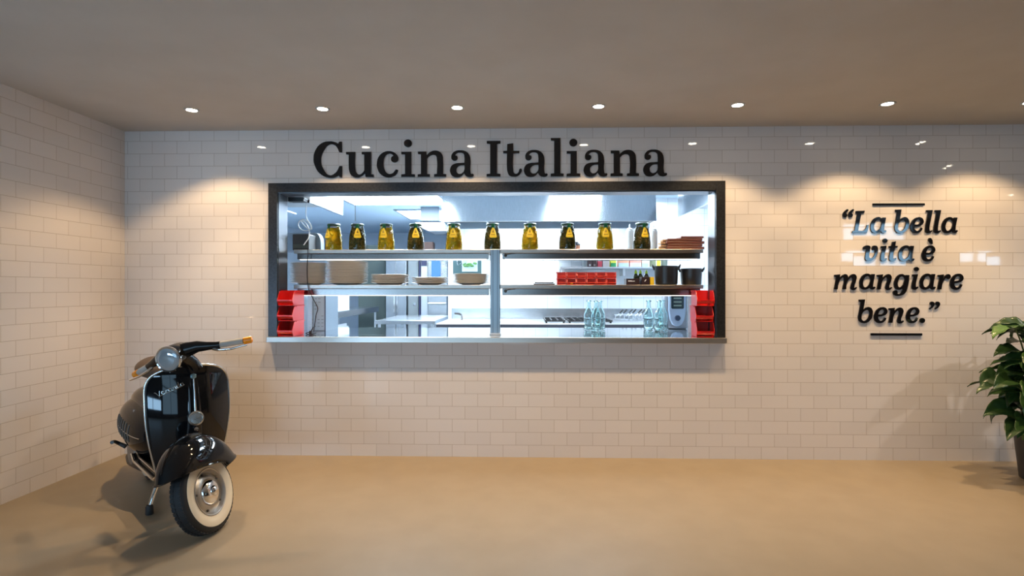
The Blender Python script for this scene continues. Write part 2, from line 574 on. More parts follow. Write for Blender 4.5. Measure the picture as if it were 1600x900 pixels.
def place_glyph(loops, x0, base, k, px, py, label, group, depth=0.024, dots=True, name='sign_letter'):
    loops = [[(x - x0, y - base, c) for x, y, c in lp] for lp in loops]
    y = -depth
    p0, p1, p2 = at(px, py, y), at(px + 10, py, y), at(px, py - 10, y)
    sx, sz = (p1.x - p0.x) / 10 / k, (p2.z - p0.z) / 10 / k
    main, rest = (loops, None)
    if dots:
        main, rest = loops[:1], loops[1:]
    me = glyph_mesh(name, main, sx, sz, depth, ACRYL)
    o = bpy.data.objects.new(name, me)
    C.objects.link(o)
    o.location = (p0.x, -depth / 2, p0.z)
    tag(o, label, 'letter', group)
    if rest:
        d = bpy.data.objects.new('dot', glyph_mesh('dot', rest, sx, sz, depth, ACRYL))
        C.objects.link(d)
        d.parent = o
    return o


for ch, px, _, lab in HEAD:
    loops, x0, base = G[ch]
    py = 276.8 - (px - 490) * 0.0043
    place_glyph(loops, x0, base, 10.0, px, py, lab, 'big black sign letters over the pass', 0.016, ch == 'i')

K5, K7 = 8.575, 7.5
IT = {
 'L': ([L_('322,168 440,165 434,195 394,202 352,432 420,430* 452,402* 468,355 498,352 468,462 268,462 274,438 302,430 338,205 318,195')], 268, 463, K5),
 'a': ([L_('912,257 887,405* 890,430* 905,424 919,436 900,458* 868,465* 840,440 808,458* 765,466* 718,442* 702,380* 720,310* 765,262* 820,250* 852,266 868,256'), L_('846,312* 828,288* 790,292* 760,335* 752,400* 775,432* 812,420* 836,390*')], 702, 463, K5),
 'b': ([L_('80,150 162,148 138,288 180,256* 225,252* 260,288* 265,345* 240,415* 190,458* 130,466* 85,442* 68,390* 75,350* 105,182 78,176'), L_('128,330* 165,298* 200,292* 218,320* 212,370* 185,418* 145,436* 118,415* 115,385*')], 68, 463, K5),
 'e': ([L_('445,400 430,432* 370,466* 308,452* 280,400* 290,335* 325,280* 385,252* 435,262* 460,305* 446,345* 400,370* 335,380 342,415* 372,436* 402,422* 422,390'), L_('336,350 352,308* 385,284* 415,295* 412,325* 385,345*')], 280, 463, K5),
 'l': ([L_('498,157 580,155 536,412* 542,432* 572,424 578,438 552,458* 515,466* 484,448* 482,415* 521,186 494,180')], 482, 463, K5),
 'v': ([L_('415,662 440,636* 490,628* 514,642* 510,690* 500,760* 508,795* 535,795* 572,748* 580,695* 548,690* 535,668* 545,640* 580,630* 612,650* 615,710* 585,785* 530,830* 472,838* 448,815* 446,770* 464,680 428,682')], 415, 838, K5),
 'i': ([L_('660,640 735,635 704,790* 712,810* 732,800 740,812 715,838* 680,845* 652,824* 650,790* 680,670 658,665'), circ(715, 568, 33, 29)], 650, 841, K5),
 't': ([L_('810,585 860,575 850,637 885,638 880,660 845,662 822,785* 830,808* 862,798 868,812 840,838* 800,845* 770,824* 768,790* 794,662 765,660 768,640 800,636')], 765, 841, K5),
 'm': ([L_('66,145 137,138 130,180 165,146* 205,137* 226,160* 224,188 260,146* 305,137* 328,165* 320,215* 302,285* 308,298* 322,286 333,296 310,318* 275,322* 256,302* 262,265* 278,195* 268,175* 245,190* 218,230* 205,315 160,315 178,200* 172,176* 150,185* 120,235* 105,315 62,315 90,170 66,165')], 62, 316, K7),
 'n': ([L_('566,146 640,138 632,186 670,146* 712,137* 738,165* 730,220* 711,285* 720,298* 735,286 746,296 722,318* 685,322* 666,302* 672,262* 688,198* 678,175* 655,185* 625,235* 610,315 565,315 592,170 568,165')], 565, 316, K7),
 'g': ([L_('235,150 214,290* 185,360* 120,392* 60,385* 42,355* 55,332* 85,330* 98,350* 95,364* 118,368* 145,345* 160,303 120,322* 75,312* 55,270* 65,205* 105,150* 150,137* 184,153 196,148'), L_('178,190* 160,168* 130,172* 105,215* 100,270* 118,292* 150,275* 168,240*')], 42, 318, K7),
 'r': ([L_('568,150 640,142 632,188 662,150* 700,140* 720,165* 710,192* 686,196* 670,182* 648,200* 625,245* 610,318 562,318 592,172 568,168')], 562, 319, K7),
 '.': ([circ(386, 682, 31, 29)], 355, 710, K7),
 'grave': ([L_('523,548* 530,530* 548,525* 570,542* 582,605 565,608 532,575*')], 0, 0, K5),
}
QL = 'black letters of the wall quotation'


def italic(ch, px, py, lab, name='sign_letter'):
    loops, x0, base, k = IT[ch]
    return place_glyph(loops, x0, base, k, px, py, lab, QL, 0.011, ch in ('i',), name)


B1, B2, B3, B4 = 364.0, 407.9, 452.3, 504.5
italic('L', 1331.3, B1, 'black italic capital L that begins the wall quotation')
italic('a', 1360.2, B1, 'black italic letter a right after the capital L')
italic('b', 1397.9, B1, 'black italic letter b that begins the word bella')
italic('e', 1422.7, B1, 'black italic letter e in the word bella')
italic('l', 1446.2, B1, 'first black italic letter l of bella, after the e')
italic('l', 1459.4, B1, 'second black italic letter l of bella, before the a')
italic('a', 1471.9, B1, 'black italic letter a that ends the word bella')
italic('v', 1348.4, B2, 'black italic letter v that begins the word vita')
italic('i', 1375.8, B2, 'black italic dotted i in the word vita')
italic('t', 1389.2, B2, 'black italic letter t in the word vita')
italic('a', 1404.0, B2 + .3, 'black italic letter a that ends the word vita')
eg = italic('e', 1440.7, B2 + .3, 'black italic letter e with a grave accent, alone after vita')
p0, p1, p2 = at(1440.7, B2, -.02), at(1450.7, B2, -.02), at(1440.7, B2 - 10, -.02)
acc = [[(x - 435, y - 838, c) for x, y, c in IT['grave'][0][0]]]
d = bpy.data.objects.new('grave_accent', glyph_mesh('grave_accent', acc, (p1.x - p0.x) / 10 / K5, (p2.z - p0.z) / 10 / K5, 0.011, ACRYL))
C.objects.link(d); d.parent = eg
italic('m', 1303.3, B3, 'black italic letter m that begins the word mangiare')
italic('a', 1343.0, B3, 'black italic letter a after the m of mangiare')
italic('n', 1370.3, B3, 'black italic letter n in the word mangiare')
italic('g', 1395.6, B3, 'black italic letter g with looped tail in mangiare')
italic('i', 1424.9, B3, 'black italic dotted i in the word mangiare')
italic('a', 1437.3, B3, 'black italic letter a between the i and r of mangiare')
italic('r', 1464.9, B3, 'black italic letter r in the word mangiare')
italic('e', 1484.9, B3, 'black italic letter e that ends the word mangiare')
italic('b', 1341.0, B4, 'black italic letter b that begins the word bene')
italic('e', 1366.0, B4, 'first black italic letter e of bene, after the b')
italic('n', 1388.7, B4, 'black italic letter n in the word bene')
italic('e', 1416.0, B4, 'second black italic letter e of bene, before the full stop')
italic('.', 1437.4, B4, 'round black full stop after bene', 'full_stop')


def quote(loop, x0, base, step, px, py, lab):
    q = place_glyph([loop], x0, base, 1.0 * (K5 if x0 == 148 else K7), px, py, lab, QL, 0.011, False, 'quotation_mark')
    c2 = q.copy(); c2.name = 'quote_stroke'; C.objects.link(c2); c2.parent = q
    for k_ in ('label', 'category', 'group'):
        del c2[k_]
    c2.location = (step, 0, 0)


quote(L_('215,145* 222,158* 192,196* 208,216* 200,245* 172,256* 148,235* 150,200* 180,162*'), 148, 255, .0415, 1317.3, 339.7, 'black opening quotation mark before the capital L')
quote(L_('500,458* 528,475* 522,512* 478,552 468,540 496,506* 478,490* 482,468*'), 470, 550, .041, 1452.6, 483.4, 'black closing quotation mark after bene')
for (x0, y0, x1, y1, lab) in ((1364, 317.5, 1445.4, 321.0, 'black horizontal bar above the wall quotation'), (1361, 520.8, 1441.3, 524.2, 'black horizontal bar below the wall quotation')):
    p, q = at(x0, y1, -.011), at(x1, y0, -.011)
    tag(MB().box(p.x, q.x, -.011, 0, p.z, q.z).build('sign_bar', ACRYL, smooth=False, bevel=.0012), lab, 'bar')

# ================================================================ PASS COUNTER AND GANTRY
CT = 0.942
t = thing('pass_counter', 'brushed steel serving counter running through the pass opening', 'counter', (0, 0, 0))
MB().box(OX0 - .07, OX1 + .07, -0.065, -0.031, 0.900, CT).build('front_edge', mat('satin_edge_steel', (.62, .57, .52), .36, 1.0), t, smooth=False, bevel=.002)
MB().box(OX0 + .001, OX1 - .001, -0.03, 0.14, 0.902, CT).box(-2.6, 2.3, 0.141, 1.01, 0.902, CT).build('worktop', COUNTER_STEEL, t, smooth=False, bevel=.003)
MB().box(-2.55, 2.25, 0.17, 0.95, 0.0, 0.902).build('base_cabinet', STEEL_R, t, smooth=False, bevel=.004)

GY0, GY1 = 0.21, 0.56
t = thing('pass_gantry', 'two-tier steel serving shelf on a square post above the counter', 'shelf', (0, 0, 0))
for (x0, x1) in ((OX0 + .03, -0.300), (-0.226, OX1 - .02)):
    for (zt, zl, zb, nm) in ((1.643, 1.611, 1.564, 'upper_shelf'), (1.351, 1.320, 1.265, 'lower_shelf')):
        s = MB().box(x0, x1, GY0, GY1, zl, zt).build(nm, SHELF_STEEL, t, smooth=False, bevel=.003)
        MB().box(x0 + .02, x1 - .02, GY0 + .02, GY1 - .05, zb, zl).build('heat_lamp_housing', mat('dark_satin_steel', (.24, .22, .21), .22, 1.0), s, smooth=False, bevel=.003)
        MB().box(x0 + .04, x1 - .04, GY0 + .03, GY0 + .06, zb - .004, zb + .001).build('lamp_strip', emit_mat('heat_lamp_glow', (1.0, .93, .84), 3.2), s, smooth=False)
pst = MB().box(-0.302, -0.224, 0.18, 0.26, CT, 1.643).build('post', mat('dull_post_steel', (.26, .28, .30), .3, 1.0), t, smooth=False, bevel=.004)
MB().box(-0.283, -0.280, 0.179, 0.181, CT + .014, 1.64).box(-0.246, -0.243, 0.179, 0.181, CT + .014, 1.64).build('post_groove', BLACK_PL, pst, smooth=False)
MB().box(-0.309, -0.217, 0.173, 0.267, CT, CT + .014).build('post_base', STEEL_R, t, smooth=False, bevel=.003)
for x in (OX0 + .05, OX1 - .04):
    MB().box(x - .02, x + .02, GY1 - .06, GY1 - .02, CT, 1.265).build('rear_post', STEEL, t, smooth=False)
for zz in (1.594, 1.300):
    b = MB().lathe([(0.0, 0), (.013, 0), (.013, .012), (.0, .014)], 14, T(-.180, GY0 + .02, zz) @ RX(PI / 2))
    b.tube([(-.180, GY0 + .004, zz), (-.165, GY0 + .002, zz + .01), (-.13, GY0 + .004, zz + .016), (-.1, GY0 + .02, zz + .016)], .004, 8)
    b.build('switch_cable', BLACK_PL, t)

# ================================================================ JARS
JZ = 1.643
GLASS_J = thin_glass('jar_glass', (0.98, 0.985, 0.96))
PEP_Y = noise_mat('yellow_pickles', (0.95, 0.70, 0.010), (0.97, 0.82, 0.03), 25, 0.35)
PEP_G = noise_mat('olive_pickles', (0.19, 0.17, 0.025), (0.32, 0.20, 0.035), 40, 0.35)
for m_, k_ in ((PEP_Y, .4), (PEP_G, .35)):
    nt = m_.node_tree
    tr = nt.nodes.new('ShaderNodeBsdfTranslucent')
    mx = nt.nodes.new('ShaderNodeMixShader')
    mx.inputs[0].default_value = k_
    bs_ = nt.nodes['Principled BSDF']
    src = bs_.inputs['Base Color'].links[0].from_socket
    nt.links.new(src, tr.inputs[0])
    nt.links.new(bs_.outputs[0], mx.inputs[1])
    nt.links.new(tr.outputs[0], mx.inputs[2])
    nt.links.new(mx.outputs[0], nt.nodes['Material Output'].inputs[0])
BRINE_Y = noise_mat('yellow_brine', (0.92, 0.66, 0.01), (0.96, 0.76, 0.02), 20, 0.3)
BRINE_G = noise_mat('olive_brine', (0.13, 0.12, 0.015), (0.17, 0.13, 0.02), 20, 0.3)
for m_, k_ in ((BRINE_Y, .65), (BRINE_G, .5)):
    nt = m_.node_tree
    tr = nt.nodes.new('ShaderNodeBsdfTranslucent')
    mx = nt.nodes.new('ShaderNodeMixShader')
    mx.inputs[0].default_value = k_
    bs_ = nt.nodes['Principled BSDF']
    nt.links.new(bs_.inputs['Base Color'].links[0].from_socket, tr.inputs[0])
    nt.links.new(bs_.outputs[0], mx.inputs[1])
    nt.links.new(tr.outputs[0], mx.inputs[2])
    nt.links.new(mx.outputs[0], nt.nodes['Material Output'].inputs[0])
LID_M = mat('dark_green_lid', (0.012, 0.05, 0.02), 0.35, 0.3)
LID_W = mat('pale_lid_rim', (0.55, 0.57, 0.55), 0.3, 0.6)
RIB = mat('green_ribbon', (0.01, 0.16, 0.045), 0.5)
LAB = mat('yellow_label', (0.78, 0.55, 0.02), 0.5)
EMB = mat('olive_print', (0.34, 0.22, 0.02), 0.6)
JPROF = [(0.062, 0.0), (0.069, 0.004), (0.0715, 0.02), (0.0705, 0.06), (0.065, 0.12), (0.058, 0.165), (0.050, 0.19), (0.047, 0.20), (0.047, 0.205)]


def jar_r(z):
    for (r0, z0), (r1, z1) in zip(JPROF, JPROF[1:]):
        if z0 <= z <= z1:
            return r0 + (r1 - r0) * (z - z0) / (z1 - z0)
    return .047


def make_jar(yellow):
    rnd = random.Random(3 if yellow else 5)
    t = thing('pickle_jar', 'jar', 'jar')
    MB().lathe(JPROF, 40, cap=False).lathe([(0.0, 0.0), (0.062, 0.0)], 40, cap=False).build('glass', GLASS_J, t)
    b = MB()
    n = 120 if yellow else 260
    for _ in range(n):
        z = rnd.uniform(.012, .185)
        s = (rnd.uniform(.014, .019) if yellow else rnd.uniform(.007, .012))
        R = jar_r(z) - .003 - s * 0.8
        a = rnd.uniform(0, 2 * PI)
        b.ellipsoid((R * math.cos(a), R * math.sin(a), max(z, s)), (s * .8, s * .8, s * rnd.uniform(.7, 1.0)), 10, 7)
    o = b.build('pickled_peppers' if yellow else 'pickled_olives', PEP_Y if yellow else PEP_G, t)
    o['kind'] = 'stuff'
    MB().lathe([(jar_r(z) - .011, z) for z in (.004, .05, .1, .15, .188)], 28).build('brine', BRINE_Y if yellow else BRINE_G, t)
    l = MB().lathe([(0.048, 0.203), (0.052, 0.204), (0.053, 0.206), (0.053, 0.217), (0.050, 0.221), (0.0, 0.2215)], 36).build('lid', LID_M, t)
    MB().ring([(0.0505, 0.2195), (0.0535, 0.216), (0.0525, 0.2195), (0.0505, 0.2218)], 36).build('lid_rim', LID_W, l)
    # ribbon from the lid to the hang tag
    def front(dx, z, off=.003):
        r = jar_r(min(z, .204)) + off
        a = dx / r
        return (r * math.sin(a), -r * math.cos(a), z)
    def strip(u, v):
        z = .217 - v * .05
        wd = .012 + .004 * math.sin(v * 3)
        return front((u - .5) * 2 * wd, z, .0068 if z > .2 else .0045)
    MB().grid(strip, 5, 8).build('ribbon', RIB, t, solid=.001)
    def tri(u, v, k=1.0, off=.005):
        z = .182 - v * .085
        h = max(0.0, min(1.0, v)) ** 0.85
        wd = (.006 + .030 * h) * k
        if v > .85:
            wd *= 1 - .35 * ((v - .85) / .15) ** 2
        return front((u - .5) * 2 * wd, z, off)
    lb = MB().grid(tri, 9, 12).build('hang_tag', LAB, t, solid=.001)
    def emb(u, v):
        p = .22 + v * .26
        x = (u - .5) * 2 * (.003 + .006 * v)
        return front(x, .182 - p * .085, .0062)
    e = MB().grid(emb, 5, 5).build('tag_emblem', EMB, lb, solid=.0006)
    MB().grid(lambda u, v: front((u - .5) * .036, .182 - (.66 + v * .07) * .085, .0062), 7, 3).build('tag_print', EMB, lb, solid=.0006)
    MB().grid(lambda u, v: front((u - .5) * .014 * (1 - .3 * v), .105 - v * .016, .0045), 4, 4).build('ribbon_tail', RIB, t, solid=.001)
    return t


jy, jg = make_jar(True), make_jar(False)
JX = [521.5, 558.5, 603.5, 649.5, 709.5, 769.5, 828.0, 886.5, 945.0, 1003.0]
ORD = ['first', 'second', 'third', 'fourth', 'fifth']
JL = [('jar of yellow pickled peppers nearest the black printer', 0.55), ('dark olive jar between the first two yellow jars', -.3), ('jar of yellow peppers second in line from the printer', .1),
      ('dark olive jar left of the yellow jar before the post', -.2), ('yellow pepper jar next left of the jar above the post', 0), ('dark olive jar standing right above the square post', -.15),
      ('yellow pepper jar next right of the jar above the post', 0), ('dark olive jar in front of the distant copper pan', -.2), ('yellow pepper jar nearest the white squeeze bottles', 0), ('dark olive jar between the two white squeeze bottles', -.2)]
for i, px in enumerate(JX):
    src = jy if i % 2 == 0 else jg
    p = at(px, 389, 0.30)
    lab, rz = JL[i]
    if i < 2:
        src.location = (p.x, .30, JZ); src.rotation_euler = (0, 0, -rz); src['label'] = lab; src['group'] = 'jars in a row on the upper pass shelf'
    else:
        dup(src, (p.x, .30, JZ), -rz, lab, 'jars in a row on the upper pass shelf')

# ---- printer with its cables
p = at(475, 389, .36)
t = thing('receipt_printer', 'black receipt printer at the left end of the upper shelf', 'printer', (p.x, .36, JZ))
MB().box(-.070, .070, -.075, .09, 0, .138).build('body', BLACK_PL, t, smooth=False, bevel=.008)
MB().box(-.06, .06, -.079, -.074, .02, .05).build('paper_slot', mat('dark_grey_plastic', (.035, .045, .04), .3), t, smooth=False)
MB().box(-.05, .05, -.03, .06, .135, .143).build('lid', BLACK_PL, t, smooth=False, bevel=.003)
cb = []
for (px, py) in ((479.5, 306), (478.5, 325), (478, 335), (480, 343), (485, 350), (487, 357), (484, 358.5), (478, 355), (472, 348), (471, 344), (475, 343), (481, 346), (486, 355), (482, 360), (474, 360), (468, 356), (466, 350), (469, 345), (476, 347), (482, 356), (483.5, 364), (482, 372), (478, 378), (474.5, 383)):
    cb.append(at(px, py, .27))
def smooth_path(pts, n=6):
    out = []
    for i in range(len(pts) - 1):
        a, b_, c, d_ = pts[max(i - 1, 0)], pts[i], pts[i + 1], pts[min(i + 2, len(pts) - 1)]
        for k in range(n):
            u = k / n
            out.append(0.5 * ((2 * b_) + (c - a) * u + (2 * a - 5 * b_ + 4 * c - d_) * u * u + (3 * b_ - a - 3 * c + d_) * u ** 3))
    out.append(pts[-1])
    return out
tag(MB().tube(smooth_path(cb), .0042, 8).build('data_cable', WHITE_PL), 'white looped cable hanging down to the black printer', 'cable')
cb = [at(px, py, yy) for (px, py, yy) in ((480.5, 389, .195), (481, 396, .192), (480, 420, .195), (481, 446, .195), (486, 460, .195), (492, 472, .2), (496.5, 482, .2), (494, 492, .2), (492, 505, .2), (490, 518, .2), (487, 520, .18), (482, 519.5, .17), (478, 521, .17), (483, 522.5, .17), (491, 521.5, .17), (494, 520.5, .18))]
tag(MB().tube(smooth_path(cb), .0036, 8).build('power_cable', BLACK_PL), 'thin black cable running from the upper shelf down to the counter', 'cable')
p = at(486.5, 519, .2)
tag(MB().box(-.012, .012, -.012, .012, 0, .028).tube([(0, 0, .02), (.012, 0, .04), (.02, 0, .06)], .005, 8).build('power_plug', BLACK_PL, loc=(p.x - .01, .215, CT), bevel=.003), 'small black plug lying where the cable meets the counter', 'plug')

# black box in the corner, drop cord, rounded grey machine behind the printer
a, c = at(433.5, 316, .2), at(478, 300, .2)
t = thing('shutter_motor', 'black box in the top left corner of the pass opening', 'motor', (0, 0, 0))
MB().box(OX0 + .006, c.x, .152, .24, a.z, OZ1 - .008).build('motor_case', BLACK_PL, t, smooth=False, bevel=.004)
MB().box(c.x - .05, c.x + .005, .155, .235, a.z + .02, OZ1 - .012).build('end_plate', mat('dark_grey_plastic', (.035, .045, .04), .3), t, smooth=False)
a, c = at(555, 346, .55), at(555, 290, .55)
tag(MB().tube([(a.x, .55, a.z), (a.x, .55, KZ)], .004, 8).lathe([(.0, -.01), (.05, -.008), (.055, 0)], 20, T(a.x, .55, KZ)).build('drop_cord', mat('grey_cord', (.10, .13, .16), .5)), 'thin grey cord dropping from the kitchen ceiling behind the second jar', 'cord')
a, c = at(447, 388, .50), at(503, 364, .50)
w_, h_ = c.x - a.x, c.z - JZ
pr = [(a.x, 0), (c.x, 0), (c.x, h_ * .45)] + [(c.x - .05 + .05 * math.cos(k * PI / 12), h_ * .45 + h_ * .55 * math.sin(k * PI / 12)) for k in range(1, 7)] + [(a.x, h_)]
t = thing('bread_slicer', 'rounded grey machine standing behind the black printer', 'machine', (0, 0, JZ))
MB().prism(pr, .475, .555).build('housing', mat('steel_grey_enamel', (.20, .25, .30), .4), t, smooth=False, bevel=.004)
a = at(513.5, 341, 2.0)
t = thing('ceiling_sensor', 'tiny white and dark sensor under the kitchen ceiling', 'sensor', (a.x, 2.0, KZ))
MB().lathe([(.02, -.05), (.022, -.002), (.03, 0)], 16).build('mount', WHITE_PL, t)
MB().lathe([(0, KZ * 0 - .11), (.035, -.10), (.035, -.05), (.0, -.045)], 16).build('sensor_body', mat('sensor_dark', (.06, .03, .05), .4), t)

# ---- squeeze bottles
def squeeze(px, lab, first=None):
    p = at(px, 389, .47)
    if first:
        return dup(first, (p.x, .47, JZ), 0, lab)
    t = thing('squeeze_bottle', lab, 'bottle', (p.x, .47, JZ), 0, 'white squeeze bottles behind the jars')
    MB().lathe([(.030, 0), (.034, .004), (.034, .165), (.030, .178), (.020, .184)], 28).build('body', WHITE_PL, t)
    MB().lathe([(.026, .180), (.026, .190), (.018, .196), (.008, .202), (.005, .232), (.003, .234)], 24).build('nozzle_cap', WHITE_PL, t)
    return t
sq = squeeze(984, 'white squeeze bottle left of the last olive jar')
squeeze(1021, 'white squeeze bottle right of the last olive jar', sq)

# ---- wooden boards
WOOD_R = noise_mat('red_brown_wood', (.10, .022, .012), (.17, .045, .022), 14, .4, stretch=(1, 8, 8))
WOOD_L = noise_mat('pale_wood', (.38, .22, .11), (.46, .28, .15), 14, .5, stretch=(1, 8, 8))
bl = ['wooden serving board lowest in the stack beside the right squeeze bottle', 'second wooden serving board from the bottom of the stack', 'middle wooden serving board of the stack on the upper shelf',
      'wooden serving board second from the top of the stack', 'short dark wooden board lying on top of the board stack']
z = JZ
for k in range(5):
    a, c = at(1042 + (k % 2) * 2, 388, .27), at((1101 if k < 4 else 1100) - (k % 2) * 3, 388, .27)
    if k == 4:
        a = at(1064, 388, .27)
    th = .0225 if k < 4 else .018
    cx, hw = (a.x + c.x) / 2, (c.x - a.x) / 2
    t = thing('serving_board', bl[k], 'board', (cx, .36, z), random.uniform(-.03, .03), 'stacked wooden serving boards')
    bb = MB().box(-hw, hw, -.09, .09, .001, th)
    bb.build('board', WOOD_R, t, smooth=False, bevel=.004)
    if k < 4:
        MB().box(-hw - .055 + .008 * k, -hw, -.045, .06, .003, th - .003).build('handle', WOOD_L, t, smooth=False, bevel=.003)
    z += th + .0005

# ================================================================ PLATES
PROF = [(0.0, .004), (.085, .004), (.095, .006), (.118, .013), (.155, .020), (.157, .0225), (.153, .0235), (.117, .0165), (.094, .0095), (.0, .0075)]
pl0 = MB().lathe(PROF, 40, cap=False).ring([(.070, .0), (.075, .0), (.080, .005), (.068, .005)], 40).build('dinner_plate', PORCELAIN)
STK = [(483.5, 14, 1.0, .36, 'leftmost plate stack on the lower shelf'), (543.5, 15, 1.08, .36, 'second plate stack from the left'), (609.5, 6, 1.03, .36, 'low plate stack in the middle'), (672.5, 4, 1.0, .36, 'lowest plate stack on the shelf'), (736, 7, 1.0, .36, 'plate stack beside the square post')]
first = True
for si, (px, n, s, y, nm) in enumerate(STK):
    p = at(px, 445, y)
    hgt = {0: .187, 1: .2, 2: .088, 3: .064, 4: .094}[si]
    step = (hgt - .0235) / (n - 1)
    for k in range(n):
        o = pl0 if first else pl0.copy()
        if not first:
            C.objects.link(o)
        first = False
        o.scale = (s, s, 1)
        o.location = (p.x + random.uniform(-.004, .004), y + random.uniform(-.003, .003), 1.3512 + k * step)
        where = {0: 'bottom plate', n - 1: 'topmost plate'}.get(k, 'plate within the body')
        tag(o, 'off-white %s of the %s' % (where, nm), 'plate', 'plates in the %s' % nm)

# ================================================================ STACKING BINS
def bin_mesh(wd, dp, h, th=.004):
    """open-fronted picking bin: front towards -y, origin at bottom front centre"""
    b = MB()
    x = wd / 2
    b.box(-x, x, .02 * dp / .24, dp, 0, th)
    b.box(-x, x, dp - th, dp, th, h)
    fz = h * .40
    side = [(.10 * dp, 0), (dp, 0), (dp, h), (.30 * dp, h), (.16 * dp, h * .92), (.0, fz), (.0, h * .30), (.05 * dp, .02)]
    for sx in (-x, x - th):
        v = [(sx, yy, zz) for yy, zz in side] + [(sx + th, yy, zz) for yy, zz in side]
        n = len(side)
        b.add(v, [tuple(range(n)), tuple(reversed(range(n, 2 * n)))] + [(i, (i + 1) % n, (i + 1) % n + n, i + n) for i in range(n)])
    # front lip, leaning out
    b.add([(-x, .05 * dp, .02), (x, .05 * dp, .02), (x, 0, h * .30), (-x, 0, h * .30), (-x, 0, fz), (x, 0, fz), (x, th, fz), (-x, th, fz), (x, .05 * dp + th, .02), (-x, .05 * dp + th, .02)],
          [(0, 1, 2, 3), (3, 2, 5, 4), (4, 5, 6, 7), (7, 6, 8, 9), (9, 8, 1, 0)])
    # rolled rim
    b.box(-x - .004, -x + .001, .30 * dp, dp, h - .010, h)
    b.box(x - .001, x + .004, .30 * dp, dp, h - .010, h)
    b.box(-x - .004, x + .004, dp, dp + .004, h - .010, h)
    return b


RED2 = mat('bright_red_plastic', (0.85, 0.075, 0.045), 0.35)


def make_bin(wd, dp, h, lab, loc, group, detail=True, rz=0):
    t = thing('storage_bin', lab, 'bin', loc, rz, group)
    bin_mesh(wd, dp, h).build('tub', RED if detail else RED2, t, smooth=False, bevel=.0012 if detail else 0)
    if detail:
        lp = MB().box(-wd * .30, wd * .30, -.0015, .001, h * .31, h * .39)
        lp.build('label_slot', mat('dark_red_plastic', (.42, .01, .008), .3), t, smooth=False)
    return t


BW, BD, BH = .122, .232, .1205
LB = ['top', 'middle', 'bottom']
for k in range(3):
    make_bin(BW, BD, BH, 'red stacking bin, %s of the stack at the counter left end' % LB[2 - k], (-1.905, -.04, CT + .001 + k * (BH + .0006)), 'red bins stacked at the left end')
    make_bin(BW + .01, BD, BH, 'red stacking bin, %s of the stack at the counter right end' % LB[2 - k], (1.372 - .008 * (k == 1), -.04, CT + .001 + k * (BH + .0006)), 'red bins stacked at the right end', True, -.10)

# small red bins on the lower shelf
LZ = 1.3512
for r in range(2):
    for k in range(6):
        p = at(877.5 + k * 15.35, 444, .36)
        make_bin(.078, .11, .054, 'small red bin, number %d from the left in the %s row by the black pots' % (k + 1, ['lower', 'upper'][r]), (p.x, .31, LZ + r * .0548), 'small red bins on the lower shelf', False)
# what lies in two of the small bins
p = at(892.8, 440, .36)
tag(MB().ellipsoid((0, 0, .008), (.012, .012, .009), 12, 8).build('yellow_sachet', mat('yellow_plastic', (.8, .55, .03), .4), loc=(p.x, .335, LZ + .0045)), 'small yellow sachet in a lower red bin', 'sachet')
# dark trays left of the small bins
for k in range(2):
    a, c = at(834 + 2 * k, 445, .36), at(866 - 2 * k, 445, .36)
    tag(MB().box(a.x, c.x, .27, .47, 0, .009).box(a.x, a.x + .006, .27, .47, .009, .012).box(c.x - .006, c.x, .27, .47, .009, .012).build('slate_tray', mat('dark_wood_tray', (.05, .03, .025), .5), smooth=False, bevel=.002, loc=(0, 0, LZ + k * .0125)),
        ['flat dark serving tray lying directly on the lower shelf', 'flat dark serving tray lying on another tray'][k], 'tray', 'flat trays left of the small red bins')

# condiments: black box, oil bottles, yellow carton
p = at(987.5, 445, .33)
t = thing('sauce_box', 'black box of sauces with white lettering on the lower shelf', 'box', (p.x, .33, LZ))
DKBOX = mat('dark_maroon_card', (.022, .008, .010), .4)
MB().box(-.055, .055, -.04, .06, .0, .052).build('carton', DKBOX, t, smooth=False, bevel=.002)
MB().box(-.04, .015, -.0415, -.0395, .028, .033).box(-.038, -.01, -.0415, -.0395, .033, .036).build('lettering', WHITE_PL, t, smooth=False)
p = at(1007.5, 445, .33)
t = thing('sauce_box', 'maroon box with white mark, beside the yellow carton', 'box', (p.x, .335, LZ))
MB().box(-.033, .033, -.04, .06, .0, .066).build('carton', DKBOX, t, smooth=False, bevel=.002)
MB().add([(-.012, -.041, .028), (-.004, -.041, .028), (.006, -.041, .044), (-.002, -.041, .044)], [(0, 1, 2, 3)]).build('white_mark', WHITE_PL, t, smooth=False, solid=.001)
for k, px in enumerate((993.5, 1000.5, 1010.0)):
    p = at(px, 445, .45)
    t = thing('oil_bottle', 'slim dark oil bottle with bright green cap, %s of three behind the sauce boxes' % ['leftmost', 'middle', 'rightmost'][k], 'bottle', (p.x, .45, LZ), 0, 'oil bottles behind the sauce boxes')
    MB().lathe([(.019, 0), (.021, .004), (.021, .075), (.012, .092), (.009, .100)], 20).build('bottle_body', mat('dark_green_glass', (.02, .035, .015), .1), t)
    MB().lathe([(.012, .098), (.012, .114), (.007, .118), (.004, .13)], 16).build('cap', mat('lime_plastic', (.45, .70, .03), .4), t)
p0, p1 = at(1014.8, 445, .33), at(1020.8, 433, .33)
tag(MB().box(p0.x, p1.x, .30, .40, LZ, p1.z).build('yellow_carton', mat('yellow_card', (.75, .50, .01), .5), smooth=False, bevel=.001), 'narrow yellow carton left of the black pots', 'carton')

